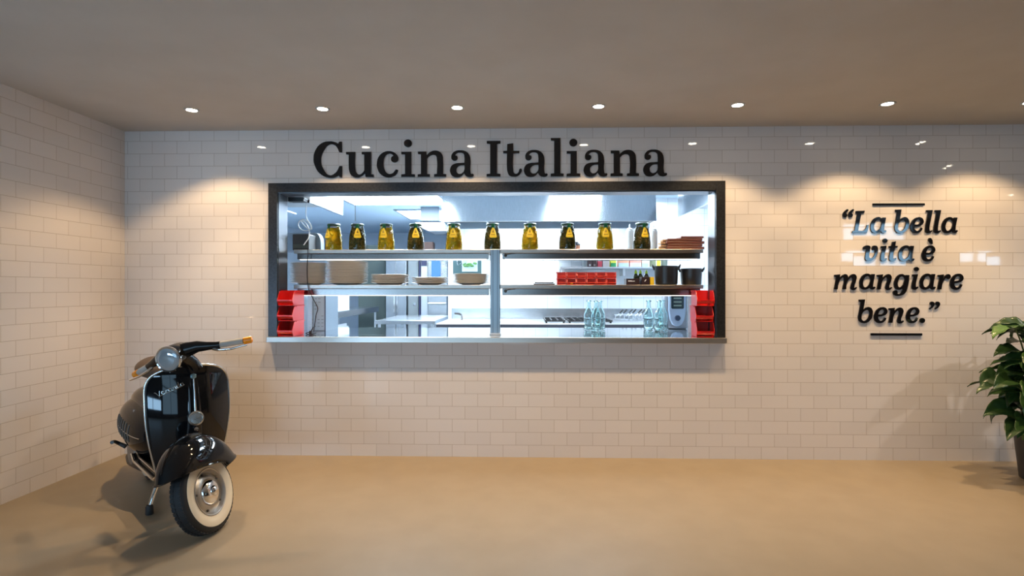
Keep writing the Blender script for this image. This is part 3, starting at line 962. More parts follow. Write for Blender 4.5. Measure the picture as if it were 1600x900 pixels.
# black pots
def pot(px, w_px, h_px, y, lab, squash):
    p, q = at(px, 445, y), at(px + w_px / 2, 445 - h_px, y)
    R, H = q.x - p.x, q.z - LZ
    t = thing('cooking_pot', lab, 'pot', (p.x, y, LZ), .5, 'black pots on the lower shelf')
    MB().lathe([(R * .86, 0), (R * .94, .008), (R * .99, H * .6), (R, H), (R * .97, H + .002), (R * .94, H - .002), (R * .92, .01), (0, .008)], 36).build('pot_body', mat('black_enamel', (.012, .011, .012), .35), t)
    for a in (0, PI):
        M = RZ(a - .9)
        MB().tube([(R * .5, -.035, H), (R * .55, -.033, H + .018), (R * .6, 0, H + .026), (R * .55, .033, H + .018), (R * .5, .035, H)] if squash else
                  [(R * .98, -.03, H * .8), (R * 1.12, -.024, H * .98), (R * 1.18, 0, H * 1.06), (R * 1.12, .024, H * .98), (R * .98, .03, H * .8)], .006, 8, M).build('handle', BLACK_PL, t)
    return t
pot(1041, 36, 29, .36, 'larger black cooking pot beside the yellow carton', False)
pot(1080, 33, 25, .37, 'smaller black cooking pot at the right end of the lower shelf', False)

# ================================================================ GLASS BOTTLES ON THE COUNTER
GB = bpy.data.materials.new('aqua_glass')
GB.use_nodes = True
bs = GB.node_tree.nodes['Principled BSDF']
bs.inputs['Base Color'].default_value = (.80, .95, .95, 1)
bs.inputs['Roughness'].default_value = .0
bs.inputs['IOR'].default_value = 1.45
bs.inputs['Transmission Weight'].default_value = 1.0
BP = [(.0, .004), (.038, .0), (.044, .006), (.045, .02), (.045, .125), (.042, .150), (.032, .180), (.021, .205), (.017, .225), (.0165, .255), (.020, .258), (.020, .270), (.017, .273),
      (.0135, .270), (.0135, .225), (.018, .204), (.029, .178), (.039, .148), (.0415, .124), (.0415, .022), (.035, .012), (.0, .014)]
BS = [(920.0, .73, 'clear water bottle on the left of the first bottle cluster'), (931.5, .61, 'clear water bottle at the front of the first bottle cluster'), (938.0, .73, 'clear water bottle at the right rear of the first cluster'),
      (1013.5, .71, 'clear water bottle on the left of the cluster by the grey machine'), (1030.0, .60, 'clear water bottle at the front of the cluster by the grey machine'), (1036.0, .73, 'clear water bottle at the rear of the cluster by the grey machine')]
b0 = None
for px, y, lab in BS:
    p = at(px, 515, y)
    if b0 is None:
        b0 = thing('glass_bottle', lab, 'bottle', (p.x, y, CT + .0005), 0, 'clear glass bottles on the counter')
        MB().lathe(BP, 36, cap=False).build('bottle_body', GB, b0)
        MB().ring([(.0205, .259), (.0235, .262), (.0235, .268), (.0205, .271)], 28).build('lip', GB, b0)
    else:
        dup(b0, (p.x, y, CT + .0005), random.uniform(0, 3), lab)

# ---- grey machine with a control panel
p, q = at(1042, 511, .86), at(1073, 470, .86)
t = thing('vacuum_sealer', 'grey rounded machine with dark display and knob beside the right bins', 'machine', ((p.x + q.x) / 2, .84, CT))
GREYB = mat('blue_grey_plastic', (.30, .38, .50), .35)
GREYD = mat('mid_grey_plastic', (.22, .24, .27), .4)
MB().box(-.11, .11, .03, .16, 0, .42).build('housing', GREYD, t, smooth=False, bevel=.02)
sh = [(-.078, .42), (-.078, .17), (-.066, .09), (-.044, .045), (-.018, .027), (.018, .027), (.044, .045), (.066, .09), (.078, .17), (.078, .42)]
MB().prism(sh, -.005, .04).build('control_panel', GREYB, t, smooth=False, bevel=.01, seg=3)
ds = MB().prism([(-.058, .40), (-.058, .20), (-.05, .19), (.05, .19), (.058, .20), (.058, .40)], -.009, -.004).build('display', mat('dark_teal_display', (.008, .022, .03), .15), t, smooth=False)
for k in range(4):
    MB().box(-.036, .036, -.0105, -.0085, .215 + k * .034, .225 + k * .034).build('display_line', mat('pale_green_print', (.22, .30, .24), .5), ds, smooth=False)
MB().lathe([(.026, 0), (.026, .012), (.022, .018), (0, .019)], 24, T(0, -.005, .105) @ RX(PI / 2)).build('knob', mat('dark_blue_knob', (.02, .035, .07), .3), t)

# ---- vented white appliance behind the left bins
p, q = at(466, 520, .47), at(500.5, 480, .47)
t = thing('food_warmer', 'pale vented metal appliance standing behind the left red bins', 'appliance', ((p.x + q.x) / 2, .47, CT))
hw = (q.x - p.x) / 2
MB().box(-hw, hw, .11, .42, 0.0, .315).build('cabinet', mat('pale_blue_enamel', (.62, .72, .78), .4), t, smooth=False, bevel=.004)
MB().box(-hw, hw - .002, .105, .112, .008, .31).build('side_panel', mat('pale_blue_enamel', (.62, .72, .78), .4), t, smooth=False)
vm = MB()
for r in range(9):
    nslot = [3, 3, 2, 2, 1, 1, 2, 2, 3][r]
    for c in range(nslot):
        x0 = (-hw + .07 + c * .034) if r < 5 else (hw - .03 - c * .034)
        vm.box(x0, x0 + .020, .102, .106, .285 - r * .031, .289 - r * .031)
vm.build('vent_slots', mat('slot_grey', (.20, .25, .28), .5), t, smooth=False)
MB().box(hw - .002, hw + .012, .10, .42, 0, .315).build('corner_post', mat('slate_steel', (.18, .23, .28), .4, .6), t, smooth=False)

# ================================================================ KITCHEN BEYOND
# ceiling light panels
PAN = emit_mat('light_panel_glow', (0.74, 0.88, 1.0), KIT_E)
PAN_F = emit_mat('far_panel_glow', (0.74, 0.88, 1.0), 34.0)
def panel(x0, x1, y0, y1, lab):
    t = thing('ceiling_light_panel', lab, 'light', ((x0 + x1) / 2, (y0 + y1) / 2, KZ), 0, 'kitchen ceiling light panels')
    hx, hy = (x1 - x0) / 2, (y1 - y0) / 2
    MB().box(-hx, hx, -hy, hy, -.012, -.002).build('diffuser', PAN_F if x1 < -1.0 or x0 == 1.45 else PAN, t, smooth=False)
    f = MB()
    for s in (-1, 1):
        f.box(s * hx - .02, s * hx + .02, -hy - .02, hy + .02, -.02, 0).box(-hx, hx, s * hy - .02, s * hy + .02, -.02, 0)
    f.build('panel_frame', mat('blue_grey_frame', (.30, .38, .48), .4), t, smooth=False)
panel(-2.42, -1.10, 2.2, 3.36, 'large bright ceiling panel deep in the kitchen left of the hood')
panel(-1.98, -1.10, 3.9, 4.95, 'farther ceiling panel seen beyond the hanging duct')
panel(0.25, 0.85, 0.40, 1.40, 'ceiling panel between the pass and the big hood')
panel(1.45, 1.95, 1.5, 2.6, 'added ceiling panel lighting the wall between the two right canopies')  # panel added to brighten the wall seen between the canopies
panel(-1.5, -0.9, 0.5, 1.1, 'ceiling panel over the left part of the pass')

# main hood
def hood(name, lab, x0, x1, y0, y1, z0, back_dz=.06, tilt=0.0):
    t = thing(name, lab, 'hood', ((x0 + x1) / 2, y0, z0))
    hx, dy, hz = (x1 - x0) / 2, y1 - y0, KZ - z0
    b = MB()
    ft = math.tan(tilt) * hz
    b.add([(-hx, 0, 0), (hx, 0, 0), (hx, ft, hz), (-hx, ft, hz), (-hx, .02, 0), (hx, .02, 0), (hx, ft + .02, hz), (-hx, ft + .02, hz)], [(0, 1, 2, 3), (7, 6, 5, 4), (0, 4, 5, 1), (2, 6, 7, 3)])
    for xx in (-hx, hx - .02):
        b.add([(xx, 0, 0), (xx, dy, 0), (xx, dy, hz), (xx, ft, hz), (xx + .02, 0, 0), (xx + .02, dy, 0), (xx + .02, dy, hz), (xx + .02, ft, hz)], [(3, 2, 1, 0), (4, 5, 6, 7), (0, 1, 5, 4), (1, 2, 6, 5)])
    b.build('canopy', HOOD_STEEL, t, smooth=False)
    MB().add([(-hx + .02, .02, .03), (hx - .02, .02, .03), (hx - .02, dy, .03 + back_dz), (-hx + .02, dy, .03 + back_dz)], [(0, 1, 2, 3)]).build('filter_panel', STEEL_R, t, smooth=False, solid=.01)
    f = MB()
    n = max(2, int((x1 - x0) / .4))
    for k in range(n + 1):
        xx = -hx + .03 + (2 * hx - .06) * k / n
        f.box(xx - .01, xx + .01, .03, dy - .02, .012, .024)
    f.build('filter_frames', STEEL_R, t, smooth=False)
    return t
mh = hood('extractor_hood', 'wide steel extractor canopy over the cooking line', -.92, 1.372, 1.585, 2.93, 2.04, tilt=math.radians(9))
hood('extractor_hood', 'steel canopy along the kitchen side behind the boards', 1.52, 2.7, .30, 1.30, 2.04)
hood('extractor_hood', 'steel canopy end above the receipt printer', -3.2, -1.82, .25, 1.09, 2.04)
# filter housing, then a hidden lamp added to brighten the tiled wall
MB().box(-1.18, 1.18, .47, .52, -.028, .16).build('filter_housing', mat('blue_satin_steel', (.26, .33, .40), .4, .9), mh, smooth=False)
MB().box(-.75, .75, 1.15, 1.22, .062, .077).build('strip_lamp', emit_mat('hood_fill_glow', (.80, .92, 1.0), 150), mh, smooth=False)
# duct and far strip light
a, c = at(657, 345, 3.62), at(686, 319, 3.62)
tag(MB().box(a.x, c.x, 3.62, 3.86, a.z, KZ).build('ventilation_duct', mat('grey_duct_paint', (.13, .16, .19), .5), smooth=False, bevel=.004), 'square steel duct hanging from the kitchen ceiling left of the hood', 'duct')
a, c = at(645, 363, 4.3), at(699, 353, 4.3)
t = thing('wall_hood', 'small dark canopy under the hanging duct', 'hood', (0, 0, 0))
MB().prism([(a.x, c.z + .04), (c.x, c.z + .04), (c.x, a.z + .02), (a.x + .25, a.z + .02)], 4.3, 4.9).build('shell', STEEL_R, t, smooth=False)
MB().box(a.x + .05, c.x - .05, 4.28, 4.3, c.z, c.z + .05).build('strip_lamp', emit_mat('light_panel_glow', (1, 1, 1), 1), t, smooth=False)

# cooking line
CZ = .92
t = RANGE = thing('cooking_range', 'long steel cooking range along the white tiled wall', 'range', (0, 0, 0))
MB().box(PX + .01, 1.75, 1.95, 2.93, .12, CZ - .045).build('cabinet', STEEL_R, t, smooth=False)
MB().box(PX + .01, 1.75, 1.93, 2.93, CZ - .045, CZ).build('hob_top', STEEL_W, t, smooth=False, bevel=.004)
MB().box(PX + .01, 1.75, 1.924, 1.931, CZ - .042, CZ - .008).build('front_band', mat('dark_band', (.08, .08, .10), .4, .5), t, smooth=False)
MB().box(PX + .05, 1.75, 2.915, 2.945, CZ, 1.056).build('backsplash', STEEL, t, smooth=False)
for k, (x0, x1) in enumerate(((-.93, -.52), (-.42, -.02))):
    MB().box(x0, x1, 2.1, 2.75, CZ, CZ + .008).box(x0, x1, 2.1, 2.13, CZ + .008, CZ + .018).build('griddle_plate', WHITE_PL, t, smooth=False)
for k in range(3):
    g = MB()
    x0 = .20 + k * .27
    for j in range(3):
        yy = 2.1 + j * .3
        g.box(x0, x0 + .24, yy - .008, yy + .008, CZ + .015, CZ + .032)
    for j in range(4):
        xx = x0 + .01 + j * .073
        g.box(xx - .007, xx + .007, 2.05, 2.75, CZ + .020, CZ + .034)
    for xx in (x0 + .02, x0 + .22):
        for yy in (2.08, 2.72):
            g.box(xx - .01, xx + .01, yy - .01, yy + .01, CZ, CZ + .02)
    g.build('pan_grate', BLACK_PL, t, smooth=False)
for k in range(9):
    xx = -.8 + k * .28
    MB().lathe([(.02, 0), (.018, .02), (0, .021)], 14, T(xx, 1.924, CZ - .10) @ RX(PI / 2)).build('control_knob', BLACK_PL, t)
a = at(723, 498, 2.3)
tap = MB().lathe([(.02, 0), (.015, .02), (.012, .07)], 12, T(a.x - .03, 2.45, CZ + .008)).build('tap', CHROME, t)
MB().tube([(0, 0, .06), (-.03, 0, .08), (-.09, 0, .085)], [.011, .014, .012], 8, T(a.x - .03, 2.45, CZ + .008)).build('tap_lever', BLACK_PL, tap)

# tilted knives / ladles on the back rail
for k in range(6):
    px = 965 + (k // 2) * 14.5 + (k % 2) * 5.5
    a, c = at(px - 1.5, 494, 2.57), at(px + 9, 483.5, 2.57)
    mid = a.lerp(c, .42)
    t = thing('kitchen_knife', 'dark handled knife in the slanted rack, %s of six' % ['first from the left', 'second', 'third', 'fourth', 'fifth', 'last'][k], 'knife', mid, 0, 'knives in the slanted rack')
    MB().tube([Vector((0, 0, 0)), (c - mid) * .5, (c - mid)], [.007, .009, .008], 8).build('handle', BLACK_PL, t)
    MB().tube([Vector((0, 0, 0)), (a - mid)], [.006, .004], 6).build('blade', STEEL_W, t)
a, c = at(962, 506, 2.6), at(1003, 491, 2.6)
b = MB().box(a.x, c.x, 2.60, 2.75, CZ, CZ + .02)
b.box(a.x, c.x, 2.595, 2.72, CZ + .062, CZ + .075)
for k in range(7):
    xx = a.x + (c.x - a.x) * k / 6
    b.box(xx - .004, xx + .004, 2.60, 2.61, CZ, CZ + .07)
b.build('knife_rack', STEEL_W, RANGE, smooth=False)

# wall shelf with dry goods
a, c = at(876, 419.5, 2.62), at(1062, 416.8, 2.62)
WZ = c.z
tag(MB().box(a.x, 1.9, 2.62, 2.945, a.z, c.z).box(a.x + .02, a.x + .05, 2.66, 2.945, a.z - .09, a.z).box(1.2, 1.23, 2.66, 2.945, a.z - .09, a.z).build('wall_shelf', STEEL_W, smooth=False), 'steel wall shelf with dry goods behind the pass', 'shelf')
tag(MB().box(a.x, 1.9, 2.92, 2.946, a.z - .32, a.z - .005).build('shelf_shade_sheet', STEEL_R, smooth=False), 'grey sheet for the shade under the dry goods shelf', 'panel')  # grey sheet stands in for shade on the tiles below the shelf
ITEMS = [(910, 916.5, 409.5, (.45, .50, .52), 'grey tin at the left end of the dry goods shelf', 'tin'), (918.5, 925, 405.5, (.09, .045, .045), 'dark brown packet with white patch, left of its pair', 'packet'), (925.6, 932.5, 405.5, (.11, .055, .05), 'dark brown packet right of its pair', 'packet'),
         (934, 941, 405, (.75, .09, .13), 'red and white packet on the dry goods shelf', 'packet'), (942, 952.5, 404, (.70, .62, .60), 'white packet with dark top edge on the dry goods shelf', 'packet'), (954, 963, 404, (.72, .70, .08), 'yellow packet with green foot on the dry goods shelf', 'packet'),
         (966, 983, 404, (.70, .32, .20), 'first orange topped box right of the yellow packet', 'box'), (984, 1002, 404, (.72, .28, .22), 'second orange topped box on the dry goods shelf', 'box'), (1003, 1014, 405, (.55, .50, .40), 'third box, cream coloured, on the dry goods shelf', 'box'),
         (1016, 1026, 404, (.14, .16, .10), 'dark green tin beside the yellow tin', 'tin'), (1027, 1033, 403, (.72, .58, .05), 'yellow tin toward the end of the dry goods shelf', 'tin'), (1034, 1044, 405, (.10, .12, .10), 'black green tin right of the yellow tin', 'tin')]
BASE2 = {3: ((.85, .80, .80), 1), 4: ((.06, .05, .06), 1), 5: ((.03, .30, .12), 0), 6: ((.35, .45, .55), 0), 7: ((.40, .48, .55), 0), 8: ((.30, .45, .45), 0), 1: ((.8, .78, .76), 2), 2: ((.4, .3, .3), 2)}
for i, (x0, x1, yt, col, lab, cat) in enumerate(ITEMS):
    a, c = at(x0, 417, 2.70), at(x1, yt, 2.70)
    zt = c.z + .035
    hw = (c.x - a.x) / 2
    t = thing('food_packet' if cat != 'tin' else 'food_tin', lab, cat, ((a.x + c.x) / 2, 2.70, WZ + .0005), 0, 'dry goods on the wall shelf')
    H = zt - WZ
    mm = mat('dry_goods_%s' % lab.replace(' ', '_')[:24], col, .45)
    if cat == 'tin':
        MB().lathe([(hw * .94, 0), (hw, .004), (hw, H - .004), (hw * .94, H)], 20, T(0, hw, 0)).build('can', mm, t)
        MB().lathe([(hw * .98, H - .012), (hw * 1.02, H - .010), (hw * 1.02, H), (0, H + .001)], 20, T(0, hw, 0)).build('tin_lid', STEEL_W, t)
    else:
        MB().box(-hw, hw, 0, .09, 0, H).build('carton', mm, t, smooth=False, bevel=.003)
        if i in BASE2:
            c2, pos = BASE2[i]
            m2 = mat('packet_band_%d' % i, c2, .45)
            za, zb = {0: (.003, H * .36), 1: (H * .55, H * .8), 2: (H * .1, H * .28)}[pos]
            MB().box(-hw * (.95 if pos < 2 else .4), hw * (.95 if pos < 2 else .4), -.002, .0, za, zb).build('printed_band', m2, t, smooth=False)

# pan on the far side of the pass, white canister etc.
p = at(901, 388, 2.2)
# high shelf over the range that carries the pan and jars seen above the upper pass shelf
HS = at(900, 388.5, 2.55).z
tag(MB().box(.35, 1.0, 2.62, 2.945, HS - .03, HS).build('high_shelf', STEEL_W, smooth=False), 'high steel wall shelf carrying the copper pan', 'shelf')
t = thing('copper_pan', 'small copper pan with dark band seen past an olive jar', 'pan', (at(901, 388, 2.65).x, 2.72, HS))
R = .055
MB().lathe([(R * .9, 0), (R, .01), (R, .05), (R * .98, .055)], 24).build('pan_body', mat('copper', (.55, .22, .12), .3, .9), t)
MB().lathe([(R * 1.01, .05), (R * 1.02, .052), (R * .8, .095), (R * .7, .10), (0, .102)], 24).build('pan_lid', mat('dark_grey_metal', (.08, .08, .09), .4, .5), t)
MB().tube([(R, 0, .06), (R + .03, 0, .075), (R + .05, 0, .095)], .006, 8).build('handle', BLACK_PL, t)

# far-left room: cabinets along a partition
def tall(x0, x1, yt, Y, dpt, m, name, lab, cat, zb=0.0):
    a, c = at(x0, yt, Y), at(x1, yt, Y)
    t = thing(name, lab, cat, ((a.x + c.x) / 2, Y, zb))
    hw = (c.x - a.x) / 2
    MB().box(-hw, hw, .03, dpt, 0, c.z - zb).build('body', m, t, smooth=False, bevel=.004)
    return t, hw, c.z - zb
t, hw, H = tall(602.5, 634.5, 392, 5.0, .6, STEEL, 'tall_fridge', 'narrow steel upright fridge behind the middle plates', 'fridge')
for s in (-1, 1):
    d = MB().box(min(0, s * hw) + .006, max(0, s * hw) - .006, 0, .03, .1, H - .02).build('door', STEEL, t, smooth=False, bevel=.003)
    MB().box(s * .025 - .008, s * .025 + .008, -.02, .0, H * .45, H * .7).build('handle', CHROME, d, smooth=False)
t, hw, H = tall(637, 653, 392, 5.0, .3, GREY_DOOR, 'service_door', 'dark grey service door right of the steel fridge', 'door')
MB().box(-hw + .02, hw - .02, .015, .03, .05, H - .05).build('door_leaf', GREY_DOOR, t, smooth=False)
MB().lathe([(.02, 0), (.02, .02)], 12, T(hw - .06, .015, 1.05) @ RX(PI / 2)).build('door_knob', CHROME, t)
t, hw, H = tall(654, 656.6, 392, 5.0, .2, NAVY, 'door_edge_post', 'thin navy post beside the grey door', 'post')
t, hw, H = tall(657.3, 667.5, 392, 5.0, .3, STEEL_W, 'steel_column', 'pale steel column between door and oven cabinet', 'column')
MB().box(-hw * .8, hw * .8, -.002, .03, at(660, 415, 5.0).z, at(660, 405, 5.0).z).build('navy_notice', NAVY, t, smooth=False)
t, hw, H = tall(668, 698, 392, 4.9, .6, STEEL, 'oven_cabinet', 'tall steel oven cabinet with blue door panel', 'oven')
MB().box(-hw * .6, hw * .35, .0, .03, at(680, 432, 4.9).z, at(680, 400, 4.9).z).build('upper_door', mat('blue_door_panel', (.06, .16, .34), .3, .3), t, smooth=False)
MB().box(-hw * .95, hw * .95, .0, .03, .3, at(680, 462, 4.9).z).build('lower_door', STEEL, t, smooth=False)
MB().tube([(-hw * .9, -.03, at(680, 474, 4.9).z), (hw * .9, -.03, at(680, 474, 4.9).z)], .014, 10).build('door_bar', STEEL_W, t)
tag(MB().box(at(560, 400, 5.6).x, at(602, 400, 5.6).x, 5.6, 5.7, 0, 2.1).build('doorway_screen', mat('dark_sage_paint', (.10, .13, .12), .6), smooth=False), 'dark sage partition left of the steel fridge', 'partition')
# hanging glasses
for k, (px, py) in enumerate(((697, 411), (703, 413), (722, 412), (728, 410))):
    p = at(px, py, 2.4)
    t = thing('hanging_glass', 'wine glass hanging upside down, %s of four over the low plates' % ['leftmost', 'second', 'third', 'rightmost'][k], 'glass', (p.x, 2.17 + .07 * (k % 2), p.z - .03), 0, 'wine glasses hanging behind the plates')
    MB().lathe([(.026, 0), (.036, .02), (.039, .045), (.030, .07), (.006, .082), (.004, .13), (.03, .14), (.032, .142)], 22, cap=False).build('bowl_and_stem', thin_glass('wine_glass', (.92, .95, .96)), t)
a = at(712, 400, 2.2)
tag(MB().box(at(690, 400, 2.2).x, at(735, 400, 2.2).x, 2.13, 2.28, at(712, 412, 2.4).z + .135, at(712, 412, 2.4).z + .155).box(at(712, 400, 2.2).x - .01, at(712, 400, 2.2).x + .01, 2.19, 2.21, at(712, 412, 2.4).z + .155, 2.06).build('glass_rack', STEEL_R, smooth=False), 'steel rail the wine glasses hang from', 'rack')
# small notice boards on the return corner, white fridge
a, c = at(708, 428, 2.9), at(752, 404, 2.9)
t = thing('display_case', 'small glazed case with green produce behind the last plates', 'case', ((a.x + c.x) / 2, 2.86, a.z))
hw, H = (c.x - a.x) / 2, c.z - a.z + .12
MB().box(-hw, hw, .02, .085, 0, H).build('case_back', mat('dark_teal_case', (.05, .10, .11), .4), t, smooth=False)
MB().box(-hw * .35, hw * .75, .012, .02, .03, H - .02).build('pale_window', mat('pale_mint', (.55, .75, .72), .3), t, smooth=False)  # plain pale mint pane
g = MB()
for k in range(14):
    g.ellipsoid((random.uniform(-hw * .2, hw * .65), .008, .12 + random.uniform(-.02, .03)), (.022, .01, .014), 8, 6)
g.build('green_produce', mat('leaf_green', (.08, .22, .06), .5), t)['kind'] = 'stuff'

# steel tables
def table(x0, x1, y0, y1, z, lab, legs=True, th=.05):
    t = thing('steel_table', lab, 'table', ((x0 + x1) / 2, (y0 + y1) / 2, 0))
    hx, hy = (x1 - x0) / 2, (y1 - y0) / 2
    MB().box(-hx, hx, -hy, hy, z - th, z).build('table_top', STEEL, t, smooth=False, bevel=.004)
    for sx in (-1, 1):
        for sy in (-1, 1):
            MB().tube([(sx * (hx - .05), sy * (hy - .05), 0), (sx * (hx - .05), sy * (hy - .05), z - th)], .02, 12).build('leg', STEEL_W, t)
    MB().box(-hx + .05, hx - .05, -hy + .05, hy - .05, .22, .25).build('under_shelf', STEEL_R, t, smooth=False)
    return t
table(-2.0, -1.2, 2.86, 4.3, .90, 'wide low steel table in the middle of the kitchen')
table(-3.35, -2.6, 2.9, 5.3, 1.0, 'long steel bench at the left carrying the pale oven', True, .09)
a = at(510, 500, 2.0)
table(-3.0, -2.17, 1.62, 2.5, .80, 'near steel table with stacked metal sheets behind the vented appliance')
for k in range(3):
    tag(MB().box(-.38, .40 - .02 * k, -.36, .36, 0, .012).box(-.38, .40 - .02 * k, -.37, -.355, .0, .03).box(.39 - .02 * k, .405 - .02 * k, -.36, .36, 0, .03).build('baking_sheet', STEEL_W, smooth=False, loc=(-2.585, 2.06, .8005 + k * .031)),
        'flat metal baking sheet, %s of three on the near steel table' % ['lowest', 'middle', 'topmost'][k], 'tray', 'baking sheets on the near steel table')
# oven on the long bench
a, c = at(511, 484, 3.3), at(556, 462, 3.3)
t = thing('counter_oven', 'pale worktop oven with dark slots on the long bench', 'oven', (-2.95, 3.35, 1.0005))
MB().box(-.30, .30, 0, .5, .0, .26).build('housing', mat('pale_grey_enamel', (.50, .56, .58), .4), t, smooth=False, bevel=.006)
for k in range(2):
    MB().box(-.26 + k * .27, -.02 + k * .27, -.006, .001, .14, .19).build('slot', NAVY, t, smooth=False)
MB().lathe([(.02, 0), (.018, .02), (0, .021)], 12, T(.22, 0, .06) @ RX(PI / 2)).build('dial', BLACK_PL, t)
for k in range(2):
    p = (-2.70 - .2 * k, 3.1, 1.0005)
    tag(MB().lathe([(.035, 0), (.06, .03), (.075, .07), (.073, .07), (.057, .031), (.0, .004)], 24, cap=False).build('mixing_bowl', STEEL_W, loc=p), ['steel mixing bowl nearer the bench edge', 'steel mixing bowl set back toward the kitchen wall'][k], 'bowl', 'steel bowls on the long bench')
# dark brown cupboard seen behind the jars and a white bottle
a, c = at(616, 388, 3.2), at(636, 365, 3.2)
tag(MB().box(a.x - .02, c.x, 5.3, 5.5, 1.9, 2.13).build('wall_cupboard', TRUNK_BR, smooth=False, bevel=.004), 'dark brown wall cupboard seen between two jars', 'cupboard')

# ================================================================ SCOOTER
SCO = thing('motor_scooter', 'black vintage motor scooter with whitewall front wheel turned aside', 'scooter', (-1.735, -1.37, 0), math.radians(-43))
STEER = math.radians(-52)
AX_P, AX_D = Vector((-.03, 0, .21)), Vector((-.36, 0, .93)).normalized()
S0 = T(*AX_P) @ Matrix.Rotation(STEER, 4, AX_D) @ T(*(-AX_P))
# wheel parts in wheel space: axle along y, centre at origin
WHEEL_IN = RX(PI / 2)     # lathe z -> -y


def wheel(parent, M, full=True):
    tp = [(.165 - .03, .038), (.150, .0455), (.168, .047), (.186, .044), (.198, .038), (.206, .030), (.2095, .018), (.210, 0)]
    prof = tp + [(r, -z) for r, z in reversed(tp[:-1])]
    ty = MB().ring(prof + [(.125, -.03), (.125, .03)], 64, M @ WHEEL_IN).build('tyre', RUBBER, parent)
    tr = MB()
    for i in range(56):
        a = 2 * PI * i / 56
        for s in (-1, 1):
            tr.box(.2075, .2125, -.008, .008, s * .019 - .010, s * .019 + .010, M @ WHEEL_IN @ RZ(a) @ T(0, 0, 0) @ RX(.0))
    tr.build('tread', RUBBER, ty, smooth=False)
    for s in (-1, 1):
        MB().ring([(.122, s * .0415), (.150, s * .0470), (.168, s * .0485), (.182, s * .0462), (.182, s * .042), (.168, s * .044), (.150, s * .043), (.122, s * .037)], 64, M @ WHEEL_IN).build('whitewall', mat('whitewall_cream', (.70, .62, .48), .55), ty)
    rim = MB()
    for s in (-1, 1):
        rim.lathe([(.127, s * .044), (.124, s * .046), (.118, s * .044), (.114, s * .034), (.108, s * .026), (.098, s * .028), (.092, s * .034), (.072, s * .037), (.068, s * .033), (.0, s * .033)], 56, M @ WHEEL_IN, cap=False)
    r = rim.build('rim', mat('silver_rim_paint', (.42, .40, .37), .35, .8), parent)
    for s in (-1, 1):
        MB().lathe([(.068, s * .033), (.066, s * .044), (.055, s * .056), (.040, s * .062), (.028, s * .064), (.026, s * .070), (.016, s * .078), (0, s * .081)], 40, M @ WHEEL_IN, cap=False).build('hub_cap', CHROME, r)
    nt_ = MB()
    for s in (-1, 1):
        for i in range(5):
            a = 2 * PI * i / 5 + .3
            nt_.lathe([(.006, s * .028), (.006, s * .036), (0, s * .037)], 8, M @ WHEEL_IN @ T(.098 * math.cos(a), .098 * math.sin(a), 0))
    nt_.build('wheel_nuts', mat('dark_steel', (.10, .09, .08), .4, .8), r)
    return ty


WC = T(0, 0, .2115)
# drop the steered wheel until it meets the floor
probe = MB().ring([(.2125, .02), (.2125, -.02), (.207, .033), (.207, -.033)], 48, S0 @ WC @ WHEEL_IN)
ST = T(0, 0, .0005 - min(p.z for p in probe.v)) @ S0
FW = bpy.data.objects.new('front_wheel', None); C.objects.link(FW); FW.parent = SCO
wheel(FW, ST @ WC)

# front fender, swept round the wheel
FC = Vector((0, 0, .2115))


def fender(u, v):
    t_ = math.radians(26 + v * 146)
    k = math.sin(min(1, v * 1.9 + .06) * PI / 2)
    R = .300 + .030 * math.sin(PI * min(1, v * 1.1)) - .015 * v
    W = .034 + .078 * k ** .8 + .010 * v
    D = .05 + .15 * k
    s = (u - .5) * 2
    yy = W * math.copysign(abs(math.sin(s * PI / 2)) ** .85, s)
    rr = R - D * (1 - abs(math.cos(s * PI / 2)) ** .75)
    z_ = FC.z + rr * math.sin(t_)
    zm = .402 - .095 * v
    if z_ < zm:
        z_ = zm - (zm - z_) * .12
    return (FC.x + rr * math.cos(t_), yy, z_)


fe = MB().grid(fender, 27, 32, ST).build('front_fender', BLACK_PAINT, SCO, solid=.004)
edge = []
for k in range(33):
    edge.append(fender(0, k / 32))
edge2 = [fender(1, k / 32) for k in range(33)]
MB().tube(edge, .0045, 8, ST).tube(edge2, .0045, 8, ST).build('fender_bead', BLACK_PAINT, fe)
crest = [Vector(fender(.5, k / 24)) + Vector((0, 0, .004)) for k in range(3, 22)]
MB().tube(crest, [.004 + .003 * math.sin(PI * i / (len(crest) - 1)) for i in range(len(crest))], 8, ST).build('fender_crest', BLACK_PAINT, fe)
# fork arm beside the wheel
MB().tube([(-.02, -.075, .215), (-.09, -.078, .30), (-.15, -.06, .42), (-.14, -.02, .50)], [.022, .026, .028, .03], 12, ST).build('fork_arm', mat('dark_grey_cast', (.05, .05, .05), .4, .4), SCO)


# leg shield
def sh_w(v):
    if v < .70:
        return .165 + .056 * math.sin(min(1, v / .62) * PI / 2)
    q = (v - .70) / .30
    return .221 * max(0.0, 1 - q ** 3.4) ** (1 / 2.3)


SZ0, SZ1 = .27, .878


def sh_x(y, z):
    v = (z - SZ0) / (SZ1 - SZ0)
    xc = -.292 + .045 * math.sin(PI * min(1, v * 1.1)) + .012 * v
    return xc - .105 * (y / .22) ** 2


def shield(u, v):
    vv = 1 - (1 - v) ** 1.6
    z_ = SZ0 + (SZ1 - SZ0) * vv
    y_ = (u - .5) * 2 * sh_w(vv)
    return (sh_x(y_, z_), y_, z_)


sh = MB().grid(shield, 33, 40).build('leg_shield', BLACK_PAINT, SCO, solid=.006)
rim_pts = [shield(0, k / 60) for k in range(61)] + [shield(1, k / 60) for k in range(59, -1, -1)]
MB().tube(rim_pts, .0072, 10).build('shield_trim', ALU, sh)
